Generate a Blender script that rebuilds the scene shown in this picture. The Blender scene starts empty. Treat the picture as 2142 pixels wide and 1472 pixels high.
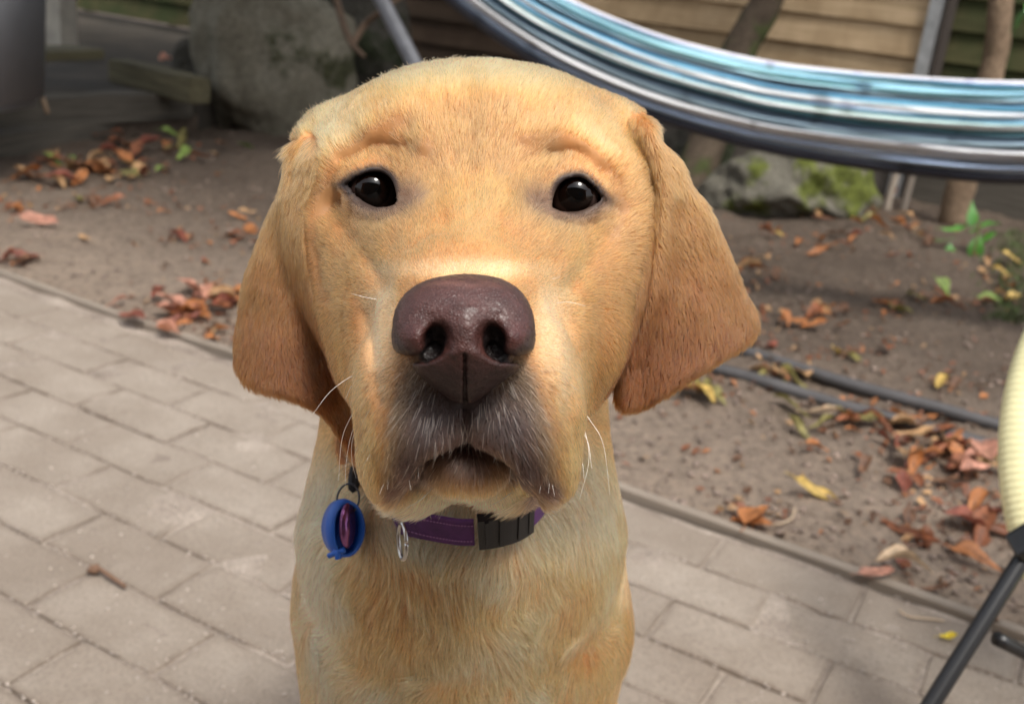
import bpy, bmesh, math, random
import numpy as np
from mathutils import Vector, Matrix, Quaternion

S = bpy.context.scene
COL = S.collection
R = math.radians

# ---------------------------------------------------------------- camera
FPX, PITCH, ROLL, CAMH = 2210.0, 0.350, 0.1122, 0.745     # focal length in photo pixels, tilt, roll, height above the paving
_fw = Vector((0, math.cos(PITCH), -math.sin(PITCH)))
_r0 = Vector((1, 0, 0)); _u0 = Vector((0, math.sin(PITCH), math.cos(PITCH)))
_cr, _sr = math.cos(ROLL), math.sin(ROLL)
_rt = _r0 * _cr + _u0 * _sr
_up = -_r0 * _sr + _u0 * _cr
CM = Matrix(((_rt.x, _up.x, -_fw.x, 0), (_rt.y, _up.y, -_fw.y, 0), (_rt.z, _up.z, -_fw.z, CAMH), (0, 0, 0, 1)))
cam_d = bpy.data.cameras.new('camera'); cam = bpy.data.objects.new('camera', cam_d); COL.objects.link(cam)
cam.matrix_world = CM
cam_d.sensor_width = 36.0; cam_d.lens = FPX / 2142 * 36.0
cam_d.clip_start = 0.02; cam_d.clip_end = 300
cam_d.dof.use_dof = True; cam_d.dof.focus_distance = 0.415; cam_d.dof.aperture_fstop = 13.0
S.camera = cam

# ---------------------------------------------------------------- sky, sun, exposure
SUN_EL, SUN_AZ = R(63), R(150)
w = bpy.data.worlds.new('World'); S.world = w; w.use_nodes = True
nt = w.node_tree; nt.nodes.clear()
sky = nt.nodes.new('ShaderNodeTexSky'); sky.sky_type = 'NISHITA'; sky.sun_disc = False
sky.sun_elevation = SUN_EL; sky.sun_rotation = SUN_AZ; sky.dust_density = 3.0; sky.air_density = 1.0
hs = nt.nodes.new('ShaderNodeHueSaturation'); hs.inputs['Saturation'].default_value = 0.30   # thin overcast: sky light almost white
bg = nt.nodes.new('ShaderNodeBackground'); bg.inputs[1].default_value = 0.15
wo = nt.nodes.new('ShaderNodeOutputWorld')
nt.links.new(sky.outputs[0], hs.inputs['Color']); nt.links.new(hs.outputs[0], bg.inputs[0]); nt.links.new(bg.outputs[0], wo.inputs[0])
sd = bpy.data.lights.new('sun', 'SUN'); sun = bpy.data.objects.new('sun', sd); COL.objects.link(sun)
sd.energy = 1.4; sd.angle = R(14); sd.color = (1.0, 0.95, 0.87)
_sdir = Vector((math.sin(SUN_AZ) * math.cos(SUN_EL), math.cos(SUN_AZ) * math.cos(SUN_EL), math.sin(SUN_EL)))
sun.rotation_euler = _sdir.to_track_quat('Z', 'Y').to_euler()
S.view_settings.view_transform = 'Standard'; S.view_settings.look = 'None'
S.view_settings.exposure = 1.0; S.view_settings.gamma = 1.0; S.view_settings.use_curve_mapping = False
S.cycles.use_denoising = True
S.cycles.max_bounces = 8; S.cycles.transparent_max_bounces = 8

# ---------------------------------------------------------------- helpers
rng = np.random.default_rng(7); random.seed(7)
def cpt(px, py, d):
    """a point d metres in front of the lens seen at photo pixel (px, py), in the lens' own axes"""
    return np.array([(px - 1071) / FPX * d, -(py - 736) / FPX * d, -d])
def wpt(px, py, d):
    return CM @ Vector(cpt(px, py, d))
def gpt(px, py, Z=0.0):
    """where the sight line of a photo pixel meets the level Z"""
    v = (CM.to_3x3() @ Vector(((px - 1071) / FPX, -(py - 736) / FPX, -1)))
    t = (Z - CAMH) / v.z
    return Vector((v.x * t, v.y * t, Z))
def vpt(px, py, A, n):
    """where the sight line of a photo pixel meets the plane through A with normal n"""
    v = (CM.to_3x3() @ Vector(((px - 1071) / FPX, -(py - 736) / FPX, -1))); o = Vector((0, 0, CAMH))
    return o + v * ((A - o).dot(n) / v.dot(n))
def tag(o, label=None, cat=None, group=None, kind=None):
    if label: o['label'] = label
    if cat: o['category'] = cat
    if group: o['group'] = group
    if kind: o['kind'] = kind
    return o
def link(name, me, parent=None, mat=None):
    o = bpy.data.objects.new(name, me); COL.objects.link(o)
    if mat is not None: me.materials.append(mat)
    if parent is not None: o.parent = parent
    return o
def empty(name, loc=(0, 0, 0), rz=0):
    o = bpy.data.objects.new(name, None); COL.objects.link(o); o.empty_display_size = 0.05
    o.location = loc; o.rotation_euler = (0, 0, rz); return o
def mesh(name, V, F, smooth=True):
    me = bpy.data.meshes.new(name)
    V = np.asarray(V, dtype=np.float32)
    if isinstance(F, np.ndarray) and F.ndim == 2:
        n, k = F.shape
        me.vertices.add(len(V)); me.vertices.foreach_set('co', V.ravel())
        me.loops.add(n * k); me.loops.foreach_set('vertex_index', F.astype(np.int32).ravel())
        me.polygons.add(n); me.polygons.foreach_set('loop_start', np.arange(0, n * k, k, dtype=np.int32))
        me.update(calc_edges=True)
    else:
        me.from_pydata(V.tolist(), [], F); me.update()
    me.polygons.foreach_set('use_smooth', np.full(len(me.polygons), smooth))
    me.update(); return me
def set_cols(me, C, name='Col'):
    a = me.color_attributes.new(name, 'FLOAT_COLOR', 'POINT')
    c = np.ones((len(C), 4), dtype=np.float32); c[:, :3] = C
    a.data.foreach_set('color', c.ravel())
def bm_mesh(bm, name, smooth=True):
    me = bpy.data.meshes.new(name); bm.normal_update(); bm.to_mesh(me); bm.free()
    me.polygons.foreach_set('use_smooth', np.full(len(me.polygons), smooth)); me.update(); return me
def catmull(P, n):
    P = np.asarray(P, float); Q = np.vstack([2 * P[0] - P[1], P, 2 * P[-1] - P[-2]]); out = []
    m = len(P) - 1
    for t in np.linspace(0, m, n):
        i = min(int(t), m - 1); u = t - i; a, b, c, d = Q[i:i + 4]
        out.append(.5 * ((2 * b) + (c - a) * u + (2 * a - 5 * b + 4 * c - d) * u * u + (3 * b - a - 3 * c + d) * u ** 3))
    return np.array(out)
def tube(P, rad, seg=12, cap=True, flat=None):
    """sweep a round (or flattened) section along points; rad scalar or list"""
    P = np.asarray(P, float); n = len(P); rad = np.broadcast_to(np.asarray(rad, float), (n,))
    T = np.gradient(P, axis=0); T /= np.linalg.norm(T, axis=1)[:, None] + 1e-12
    a = np.array([0, 0, 1.0]) if abs(T[0, 2]) < .9 else np.array([1.0, 0, 0])
    N = np.cross(T[0], a); N /= np.linalg.norm(N); V = []; th = np.linspace(0, 2 * np.pi, seg, endpoint=False)
    for i in range(n):
        N = N - T[i] * (N @ T[i]); N /= np.linalg.norm(N); B = np.cross(T[i], N)
        f = 1 if flat is None else flat
        V.append(P[i] + rad[i] * (np.cos(th)[:, None] * N + f * np.sin(th)[:, None] * B))
    V = np.vstack(V); F = []
    for i in range(n - 1):
        for j in range(seg):
            k = (j + 1) % seg; F.append([i * seg + j, i * seg + k, (i + 1) * seg + k, (i + 1) * seg + j])
    if cap: F.append(list(range(seg))[::-1]); F.append([(n - 1) * seg + j for j in range(seg)])
    return V, F
_W = rng.normal(size=(24, 3)); _PH = rng.uniform(0, 6.28, 24)
def noise3(P, scale, seed=0, oct=3):
    """cheap smooth noise, about -1..1"""
    out = 0; a = 1.0; g = np.random.default_rng(seed)
    for o in range(oct):
        W = g.normal(size=(6, 3)); ph = g.uniform(0, 6.28, 6)
        W = W / np.linalg.norm(W, axis=1)[:, None] * (g.uniform(.6, 1.4, 6)[:, None])
        out = out + a * np.sin((P * scale) @ W.T * 6.28 + ph).sum(1) / 2.6; a *= .5; scale *= 2.1
    return out / 1.6

# ---------------------------------------------------------------- materials
class NT:
    def __init__(s, name):
        s.m = bpy.data.materials.new(name); s.m.use_nodes = True; s.t = s.m.node_tree; s.t.nodes.clear()
        s.out = s.n('ShaderNodeOutputMaterial')
    def n(s, typ, **kw):
        x = s.t.nodes.new(typ)
        for k, v in kw.items(): setattr(x, k, v)
        return x
    def l(s, a, b): s.t.links.new(a, b)
    def bsdf(s, **kw):
        b = s.n('ShaderNodeBsdfPrincipled')
        for k, v in kw.items(): b.inputs[k.replace('_', ' ')].default_value = v
        s.l(b.outputs[0], s.out.inputs[0]); return b
    def coord(s, obj=True): return s.n('ShaderNodeTexCoord').outputs['Object' if obj else 'Generated']
    def pos(s): return s.n('ShaderNodeNewGeometry').outputs['Position']
    def noise(s, vec, scale, detail=4, rough=.6, dist=0):
        x = s.n('ShaderNodeTexNoise'); s.l(vec, x.inputs['Vector'])
        x.inputs['Scale'].default_value = scale; x.inputs['Detail'].default_value = detail
        x.inputs['Roughness'].default_value = rough; x.inputs['Distortion'].default_value = dist
        return x.outputs['Fac']
    def ramp(s, fac, stops):
        x = s.n('ShaderNodeValToRGB'); e = x.color_ramp.elements
        while len(e) < len(stops): e.new(.5)
        for i, (p, c) in enumerate(stops):
            e[i].position = p; e[i].color = (*c, 1) if len(c) == 3 else c
        s.l(fac, x.inputs[0]); return x.outputs[0]
    def mix(s, fac, a, b, mode='MIX'):
        x = s.n('ShaderNodeMix', data_type='RGBA', blend_type=mode)
        for sock, v in ((x.inputs[0], fac), (x.inputs[6], a), (x.inputs[7], b)):
            if hasattr(v, 'node'): s.l(v, sock)
            elif isinstance(v, (int, float)): sock.default_value = v
            else: sock.default_value = (*v, 1)
        return x.outputs[2]
    def bump(s, h, strength, dist, prev=None):
        x = s.n('ShaderNodeBump'); x.inputs['Strength'].default_value = strength; x.inputs['Distance'].default_value = dist
        s.l(h, x.inputs['Height'])
        if prev is not None: s.l(prev, x.inputs['Normal'])
        return x.outputs[0]
    def mapping(s, vec, scale=(1, 1, 1), rot=(0, 0, 0)):
        x = s.n('ShaderNodeMapping'); s.l(vec, x.inputs[0]); x.inputs['Scale'].default_value = scale; x.inputs['Rotation'].default_value = rot
        return x.outputs[0]
    def attr(s, name): 
        x = s.n('ShaderNodeAttribute'); x.attribute_name = name; return x.outputs['Color']
def simple(name, col, rough=.6, metal=0, bump=None, var=None, spec=.5):
    m = NT(name); b = m.bsdf(Base_Color=(*col, 1), Roughness=rough, Metallic=metal)
    b.inputs['Specular IOR Level'].default_value = spec
    c = m.coord()
    if var:
        f = m.noise(c, var[0], 5); lo = [x * (1 - var[1]) for x in col]; hi = [min(1, x * (1 + var[1])) for x in col]
        m.l(m.ramp(f, [(.3, lo), (.7, hi)]), b.inputs['Base Color'])
    if bump: m.l(m.bump(m.noise(c, bump[0], 6), bump[1], bump[2]), b.inputs['Normal'])
    return m.m
# ================================================================ DOG
# signed distance modelling in the lens' own axes (x right, y up, z towards the lens), metres
def px2(P):
    d = -P[:, 2]; return 1071 + FPX * P[:, 0] / d, 736 - FPX * P[:, 1] / d
def smin(a, b, k):
    h = np.clip(.5 + .5 * (b - a) / k, 0, 1); return b * (1 - h) + a * h - k * h * (1 - h)
def smax(a, b, k): return -smin(-a, -b, k)
def rotm(ax, ay, az):
    return np.array((Matrix.Rotation(R(az), 3, 'Z') @ Matrix.Rotation(R(ay), 3, 'Y') @ Matrix.Rotation(R(ax), 3, 'X')))
def ell(P, c, r, rot=None):
    Q = P - np.asarray(c, np.float32)
    if rot is not None: Q = Q @ rotm(*rot).astype(np.float32)
    r = np.asarray(r, np.float32); a = Q / r; k0 = np.sqrt((a * a).sum(1)) + 1e-9; b = a / r; k1 = np.sqrt((b * b).sum(1)) + 1e-9
    return k0 * (k0 - 1) / k1
def cap(P, a, b, ra, rb):
    a = np.asarray(a, np.float32); b = np.asarray(b, np.float32); ab = b - a; Q = P - a
    h = np.clip(Q @ ab / (ab @ ab), 0, 1); return np.sqrt(((Q - h[:, None] * ab) ** 2).sum(1)) - (ra + (rb - ra) * h)
def poly2(x, y, poly):
    """signed distance (pixels) to a closed outline"""
    pl = np.asarray(poly, float); n = len(pl); d = np.full(len(x), 1e18); s = np.ones(len(x))
    for i in range(n):
        a = pl[i]; b = pl[i - 1]; e = b - a; wx = x - a[0]; wy = y - a[1]
        t = np.clip((wx * e[0] + wy * e[1]) / (e @ e), 0, 1); d = np.minimum(d, (wx - e[0] * t) ** 2 + (wy - e[1] * t) ** 2)
        c1 = y >= a[1]; c2 = y < b[1]; c3 = e[0] * wy > e[1] * wx
        s = np.where((c1 & c2 & c3) | (~c1 & ~c2 & ~c3), -s, s)
    return s * np.sqrt(d)
EARL = catmull([(613, 302), (655, 288), (668, 330), (640, 420), (638, 520), (662, 640), (708, 760), (735, 860), (742, 960), (725, 948), (682, 885), (610, 838), (530, 812), (496, 780), (486, 730), (494, 640), (520, 540), (562, 440), (588, 370), (598, 312)], 60)
EARR = catmull([(1318, 248), (1347, 242), (1374, 258), (1382, 285), (1422, 330), (1452, 385), (1490, 435), (1528, 525), (1562, 605), (1590, 662), (1580, 704), (1540, 735), (1470, 780), (1405, 826), (1345, 860), (1302, 857), (1281, 832), (1284, 770), (1306, 690), (1334, 600), (1352, 500), (1358, 400), (1344, 330), (1322, 280)], 72)
def chain(P, pts, k=.004):
    out = None
    for (a, b) in zip(pts[:-1], pts[1:]):
        s = cap(P, cpt(*a[:3]), cpt(*b[:3]), a[3], b[3]); out = s if out is None else smin(out, s, k)
    return out
LIDL = catmull([(722, 386), (741, 371), (768, 359), (798, 358), (820, 373), (831, 398), (833, 424), (815, 435), (786, 437), (758, 427), (738, 407), (722, 386)], 36)[:-1]
LIDR = catmull([(1150, 433), (1157, 405), (1169, 383), (1190, 371), (1217, 370), (1238, 384), (1252, 400), (1260, 418), (1240, 433), (1214, 444), (1184, 445), (1164, 440), (1150, 433)], 38)[:-1]
EYEL = cpt(781, 397, .4545).astype(np.float32); EYER = cpt(1203, 407, .4545).astype(np.float32)
def head_sdf(P):
    P = P.astype(np.float32)
    d = ell(P, cpt(990, 340, .535), (.080, .0420, .085), (14, 0, 2))                 # cranium
    d = smin(d, ell(P, cpt(985, 352, .500), (.067, .0420, .062), (18, 0, 2)), .03)     # forehead
    d = smin(d, ell(P, cpt(880, 300, .478), (.026, .018, .022)), .022)             # brows
    d = smin(d, ell(P, cpt(1105, 305, .478), (.026, .018, .022)), .022)
    for sx, cx, cy in ((-1, 783, 393), (1, 1203, 405)):
        d = smin(d, ell(P, cpt(cx + sx * 12, cy - 62, .472), (.022, .009, .016), (0, 0, -sx * 14)), .012)   # upper orbit
        d = smin(d, ell(P, cpt(cx + sx * 5, cy + 85, .482), (.026, .016, .022), (0, 0, sx * 10)), .016)   # lower orbit
    d = smin(d, ell(P, cpt(720, 520, .505), (.028, .045, .040), (0, 0, 6)), .03)     # cheeks
    d = smin(d, ell(P, cpt(1268, 530, .505), (.028, .045, .040), (0, 0, -6)), .03)
    d = smin(d, ell(P, cpt(792, 690, .466), (.024, .040, .036), (0, 0, 14)), .03)
    d = smin(d, ell(P, cpt(1192, 700, .466), (.026, .040, .036), (0, 0, -14)), .03)
    d = smin(d, ell(P, cpt(712, 322, .522), (.017, .016, .026)), .018)                 # ear bases
    d = smin(d, ell(P, cpt(1284, 306, .520), (.020, .018, .026)), .018)
    # muzzle
    d = smin(d, cap(P, cpt(985, 520, .475), cpt(972, 650, .398), .040, .027), .028)
    d = smin(d, ell(P, cpt(972, 625, .387), (.0265, .020, .034), (20, 0, 0)), .016)
    for sx in (-1, 1):
        d = smin(d, ell(P, cpt(980 + sx * 118, 600, .436), (.020, .036, .030), (0, 0, -sx * 6)), .024)
        d = smin(d, ell(P, cpt(982 + sx * 176, 800, .440), (.013, .028, .030), (0, 0, -sx * 8)), .016)
    d = smin(d, ell(P, cpt(978, 790, .390), (.033, .026, .031)), .018)
    for sx, cx in ((-1, 858), (1, 1108)):
        d = smin(d, ell(P, cpt(cx, 845, .394), (.0185, .028, .034), (0, 0, sx * 6)), .018)
        d = smin(d, ell(P, cpt(cx - sx * 42, 905, .382), (.0170, .020, .026), (0, 0, sx * 30)), .008)
        d = smin(d, ell(P, cpt(cx + sx * 32, 962, .396), (.0120, .0160, .026), (0, 0, sx * 6)), .007)
    # cavity between the flews, then the chin
    cav = smin(ell(P, cpt(977, 988, .385), (.0190, .0125, .060)), ell(P, cpt(975, 1052, .385), (.0265, .0125, .060)), .006)
    d = smax(d, -cav, .005)
    d = smin(d, ell(P, cpt(979, 962, .3895), (.0150, .0132, .0185)), .004)             # chin
    d = smin(d, ell(P, cpt(970, 960, .452), (.031, .0150, .036)), .006)               # lower jaw, throat
    d = smin(d, ell(P, cpt(876, 982, .458), (.020, .0160, .030)), .008)
    d = smin(d, ell(P, cpt(1058, 972, .458), (.020, .0160, .030)), .008)
    # seat of the nose leather
    d = smin(d, ell(P, cpt(970, 685, .372), (.0235, .0195, .020)), .006)
    # lids hug the eyeballs; then the openings between them
    near = (P[:, 2] > -.475) & (P[:, 1] > .045)
    if near.any():
        Pn = P[near]; dn = d[near]; px, py = px2(Pn)
        for c, poly in ((EYEL, LIDL), (EYER, LIDR)):
            q = np.linalg.norm(Pn - c, axis=1)
            dn = smin(dn, q - .0142, .006)
            dn = smax(dn, -(q - .0114), .001)
            o = poly2(px, py, poly) / FPX * .445 + .0005
            dn = smax(dn, -np.maximum(o, -(Pn[:, 2] + .4600)), .0016)
        d[near] = dn
    return d
def ear_sdf(P):
    P = P.astype(np.float32); px, py = px2(P); D = -P[:, 2]; out = None
    for poly, cx, d0, curv, wd in ((EARL, 610, .488, .016, 110), (EARR, 1415, .480, .020, 150)):
        s2 = poly2(px, py, poly) / FPX * D
        zm = d0 + curv * ((px - cx) / wd) ** 2 - .010 * np.clip((py - 450) / 400, -1, 1.2) + .005 * np.clip((350 - py) / 120, 0, 1)
        if cx == 610:
            # rolled front margin standing proud of the flap behind it
            xr = np.interp(py, [280, 400, 520, 620, 740, 950], [612, 600, 622, 650, 705, 740])
            zm = zm - .004 - .011 * np.exp(-((px - xr) / 26) ** 2) * np.clip((880 - py) / 200, 0, 1)
        else:
            xr = np.interp(py, [230, 330, 400, 600, 760, 850], [1345, 1372, 1388, 1362, 1310, 1300])
            zm = zm - .004 - .008 * np.exp(-((px - xr) / 30) ** 2)
        r = .0042; a = s2 + r + .0015; b = np.abs(D - zm) - .0045 + r
        s = np.sqrt(np.maximum(a, 0) ** 2 + np.maximum(b, 0) ** 2) + np.minimum(np.maximum(a, b), 0) - r
        out = s if out is None else np.minimum(out, s)
    return out
_CI = np.array(CM.inverted())
def w2c(x, y, z): return (_CI @ np.array([x, y, z, 1.0]))[:3]
def body_sdf(P):
    P = P.astype(np.float32)
    d = cap(P, cpt(978, 640, .60), cpt(970, 1060, .615), .075, .087)                     # neck
    d = smin(d, ell(P, cpt(962, 1210, .635), (.081, .080, .075)), .05)                 # upper chest
    d = smin(d, ell(P, cpt(940, 1480, .660), (.071, .095, .075)), .05)
    b = w2c(BX, BY + .08, .33); 
    d = smin(d, cap(P, cpt(960, 1200, .70), w2c(BX, BY + .34, .20), .088, .110), .05)     # back down to the rump
    for sx in (-1, 1):
        d = smin(d, cap(P, w2c(BX + sx * .044, BY + .02, .36), w2c(BX + sx * .048, BY - .01, .20), .053, .036), .03)
        d = smin(d, cap(P, w2c(BX + sx * .050, BY - .01, .20), w2c(BX + sx * .054, BY - .005, .045), .032, .024), .02)
        d = smin(d, ell(P, w2c(BX + sx * .060, BY - .035, .024), (.030, .026, .042)), .015)
        d = smin(d, cap(P, w2c(BX + sx * .055, BY + .36, .14), w2c(BX + sx * .070, BY + .16, .14), .080, .050), .04)   # thigh
        d = smin(d, cap(P, w2c(BX + sx * .070, BY + .16, .14), w2c(BX + sx * .080, BY + .26, .05), .042, .026), .02)
        d = smin(d, cap(P, w2c(BX + sx * .080, BY + .26, .032), w2c(BX + sx * .085, BY + .08, .026), .026, .027), .02)
    tl = [w2c(BX, BY + .44, .08), w2c(BX + .01, BY + .54, .035), w2c(BX + .03, BY + .64, .025), w2c(BX + .06, BY + .74, .02)]
    for i in range(3): d = smin(d, cap(P, tl[i], tl[i + 1], .03 - .006 * i, .024 - .006 * i), .02)
    return d
_bw = CM @ Vector(cpt(960, 1472, .655)); BX, BY = _bw.x, _bw.y
def dog_sdf(P):
    d = smin(head_sdf(P), body_sdf(P), .020)
    py = px2(P)[1]; return smin(d, ear_sdf(P), .0012 + .011 * np.clip((345 - py) / 70, 0, 1))

def nets(sdf, lo, hi, h, coarse=5):
    """surface nets over a sparse grid"""
    lo = np.asarray(lo, float); n = (np.ceil((np.asarray(hi) - lo) / h / coarse).astype(int)) * coarse + 1
    nc = (n - 1) // coarse + 1
    ax = [lo[i] + np.arange(nc[i]) * h * coarse for i in range(3)]
    G = np.stack(np.meshgrid(*ax, indexing='ij'), -1).reshape(-1, 3)
    Fc = sdf(G).reshape(nc)
    near = np.abs(Fc) < h * coarse * 1.9
    blk = np.zeros(np.array(nc) - 1, bool)
    for a in (0, 1):
        for b in (0, 1):
            for c in (0, 1):
                blk |= near[a:nc[0] - 1 + a, b:nc[1] - 1 + b, c:nc[2] - 1 + c]
    F = np.repeat(np.repeat(np.repeat(Fc[:-1, :-1, :-1], coarse, 0), coarse, 1), coarse, 2)
    F = np.pad(F, ((0, 1),) * 3, mode='edge').astype(np.float32)
    M = np.zeros(F.shape, bool)
    for (i, j, k) in np.argwhere(blk):
        M[i * coarse:(i + 1) * coarse + 1, j * coarse:(j + 1) * coarse + 1, k * coarse:(k + 1) * coarse + 1] = True
    idx = np.argwhere(M)
    F[M] = np.concatenate([sdf(lo + c * h) for c in np.array_split(idx, max(1, len(idx) // 400000))])
    s = F < 0
    cells = np.zeros(np.array(F.shape) - 1, np.int8)
    for a in (0, 1):
        for b in (0, 1):
            for c in (0, 1): cells += s[a:F.shape[0] - 1 + a, b:F.shape[1] - 1 + b, c:F.shape[2] - 1 + c]
    act = (cells > 0) & (cells < 8); ci = np.argwhere(act); vid = -np.ones(act.shape, np.int64); vid[act] = np.arange(len(ci))
    V = np.zeros((len(ci), 3)); W = np.zeros(len(ci))
    cor = [(a, b, c) for a in (0, 1) for b in (0, 1) for c in (0, 1)]
    for p in cor:
        for axx in range(3):
            if p[axx] == 0:
                q = list(p); q[axx] = 1
                f0 = F[tuple((ci + p).T)]; f1 = F[tuple((ci + q).T)]; m = (f0 < 0) != (f1 < 0)
                t = np.where(m, f0 / np.where(m, f0 - f1, 1), 0); pt = np.tile(np.array(p, float), (len(ci), 1)); pt[:, axx] = t
                V += np.where(m[:, None], pt, 0); W += m
    V = lo + (ci + V / W[:, None]) * h
    Q = []
    for axx in range(3):
        u, v = (axx + 1) % 3, (axx + 2) % 3
        s0 = np.take(s, range(s.shape[axx] - 1), axis=axx); s1 = np.take(s, range(1, s.shape[axx]), axis=axx)
        e = np.argwhere(s0 != s1); ok = (e[:, u] > 0) & (e[:, v] > 0) & (e[:, u] < act.shape[u]) & (e[:, v] < act.shape[v]); e = e[ok]
        up = s0[tuple(e.T)]
        def vv(du, dv):
            c = e.copy(); c[:, u] -= du; c[:, v] -= dv; return vid[tuple(c.T)]
        q = np.stack([vv(1, 1), vv(0, 1), vv(0, 0), vv(1, 0)], 1); q[~up] = q[~up][:, ::-1]; Q.append(q)
    Q = np.concatenate(Q); Q = Q[(Q >= 0).all(1)]
    for _ in range(2):                                             # settle on the true surface
        f = sdf(V); g = grad(sdf, V); V = V - np.clip(f, -h, h)[:, None] * g
    return V, Q
def grad(sdf, V, e=4e-4):
    g = np.stack([sdf(V + np.eye(3)[i] * e) - sdf(V - np.eye(3)[i] * e) for i in range(3)], 1)
    return g / (np.linalg.norm(g, axis=1)[:, None] + 1e-9)

# creases and swellings of the face: (polyline in photo pixels, width px, height mm; negative = furrow)
CREASE = [
 ([(702, 420), (672, 452), (662, 505), (668, 565), (690, 620)], 17, -2.2), ([(735, 425), (780, 460), (830, 452)], 12, 1.0), ([(1160, 455), (1205, 466), (1255, 440)], 12, 1.0),
 ([(692, 425), (722, 485), (765, 535), (795, 590)], 22, -3.4),
 ([(1288, 445), (1262, 505), (1230, 550), (1200, 600)], 22, -2.8),
 ([(980, 160), (985, 300), (985, 420)], 24, -1.8), ([(925, 190), (945, 270), (950, 350)], 13, -.9), ([(1048, 195), (1030, 275), (1024, 350)], 13, -.9), ([(900, 395), (925, 440), (930, 490)], 12, -.8), ([(1080, 400), (1055, 445), (1050, 490)], 12, -.8),
 ([(820, 335), (870, 325), (908, 350), (930, 400)], 20, -1.1),
 ([(780, 275), (845, 243), (888, 265), (885, 308)], 22, 2.2),
 ([(715, 335), (785, 306), (850, 312)], 11, -2.2),
 ([(1160, 335), (1110, 335), (1070, 365), (1060, 410)], 15, -1.4),
 ([(1100, 285), (1180, 282), (1250, 330)], 20, 2.0),
 ([(1145, 322), (1210, 322), (1265, 362)], 10, -2.0),
 ([(870, 520), (930, 470), (985, 458), (1045, 470), (1100, 520)], 14, -.6),
 ([(1160, 640), (1190, 720), (1195, 800), (1185, 880)], 16, -.7),
 ([(735, 640), (752, 740), (765, 830)], 18, 1.0), ([(770, 660), (785, 740), (795, 830)], 14, -1.2),
 ([(1225, 640), (1240, 740), (1235, 830)], 18, -1.0),
 ([(974, 845), (977, 930)], 7, -2.6), ([(700, 400), (728, 450), (785, 468), (835, 455)], 9, -1.0), ([(1270, 420), (1250, 462), (1200, 475), (1150, 462)], 9, -1.0),
 ([(612, 300), (600, 400), (622, 520), (655, 640), (712, 790)], 8, 0.0),
]
def segdist(x, y, pl):
    d = np.full(len(x), 1e9)
    for a, b in zip(pl[:-1], pl[1:]):
        a = np.array(a, float); b = np.array(b, float); e = b - a; wx = x - a[0]; wy = y - a[1]
        t = np.clip((wx * e[0] + wy * e[1]) / (e @ e), 0, 1); d = np.minimum(d, np.hypot(wx - e[0] * t, wy - e[1] * t))
    return d
def face_detail(V, N):
    px, py = px2(V); D = -V[:, 2]; fr = (N[:, 2] > .05) & (D < .56); off = np.zeros(len(V))
    for pl, wd, hmm in CREASE:
        pl = catmull(pl, 14) if len(pl) > 2 else pl
        off += hmm * 1e-3 * np.exp(-(segdist(px, py, pl) / wd) ** 2)
    for sx, cx, cy in ():
        a = R(14 * sx); qx = (px - cx); qy = (py - cy); ex = qx * math.cos(a) - qy * math.sin(a) ; ey = qx * math.sin(a) + qy * math.cos(a)
        rr = np.hypot(ex / 54, ey / 48); off += .0011 * np.exp(-((rr - 1.12) / .16) ** 2)
    off += .0006 * noise3(V, 28, 5, 2)
    return V + N * (off * fr)[:, None]
import time as _t; _t0 = _t.time()
LOF, HIF = np.array([-.150, -.090, -.640]), np.array([.135, .155, -.318])
V1, Q1 = nets(dog_sdf, LOF, HIF, .0016)
N1 = grad(dog_sdf, V1)
V1 = face_detail(V1, N1)
V2, Q2 = nets(dog_sdf, (-.34, -.70, -1.45), (.36, .16, -.44), .006, 4)
ctr = V2[Q2].mean(1); inside = ((ctr > LOF + .004) & (ctr < HIF - .004)).all(1)
Q2 = Q2[~inside]; used = np.unique(Q2); mp = -np.ones(len(V2), int); mp[used] = np.arange(len(used)); V2 = V2[used]; Q2 = mp[Q2]
print('DOG mesh', len(V1), len(V2), round(_t.time() - _t0, 1))
# ---------------------------------------------------------------- coat colour (pigment), by place on the dog
GOLD, CREAM, TAN, EARC, PALE = (.43, .250, .105), (.80, .600, .345), (.40, .205, .075), (.19, .068, .019), (.88, .73, .48)
LIP, LID, DARK = (.044, .026, .023), (.026, .016, .015), (.03, .018, .018)
BLOBS = [   # px, py, rx, ry, colour, strength
 (985, 150, 300, 66, CREAM, .95), (985, 270, 130, 110, TAN, .6), (870, 320, 60, 45, TAN, .35), (1120, 330, 60, 40, TAN, .3),
 (985, 500, 110, 80, CREAM, .1), (700, 270, 80, 80, CREAM, .9), (1270, 270, 80, 80, CREAM, .5), (985, 470, 60, 60, CREAM, .15), (760, 600, 40, 90, CREAM, .35), (1200, 620, 30, 90, CREAM, .35), (1230, 430, 50, 40, TAN, .3), (700, 500, 40, 60, TAN, .2), (1000, 420, 60, 60, CREAM, .3),
 (720, 620, 60, 160, GOLD, .5), (1260, 560, 60, 160, GOLD, .4),
 (800, 670, 42, 100, PALE, .85), (1150, 680, 42, 100, PALE, .85), (970, 566, 170, 24, PALE, .7),
 (800, 780, 70, 90, PALE, .55), (1165, 790, 70, 100, PALE, .6), (780, 930, 50, 90, CREAM, .6), (1180, 930, 50, 100, CREAM, .6),
 (900, 885, 92, 82, LIP, 1), (1062, 888, 92, 86, LIP, 1), (978, 840, 125, 80, LIP, 1), (868, 790, 45, 60, LIP, .6), (1092, 790, 45, 60, LIP, .6),
 (872, 968, 66, 68, LIP, 1), (1098, 972, 62, 68, LIP, 1), (835, 1018, 36, 34, (.085, .045, .038), .95), (1142, 1018, 38, 36, (.085, .045, .038), .95), (975, 1045, 120, 24, PALE, .9),
 (980, 960, 64, 46, (.12, .070, .052), 1), (980, 925, 60, 26, (.07, .04, .036), .9),
]
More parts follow.
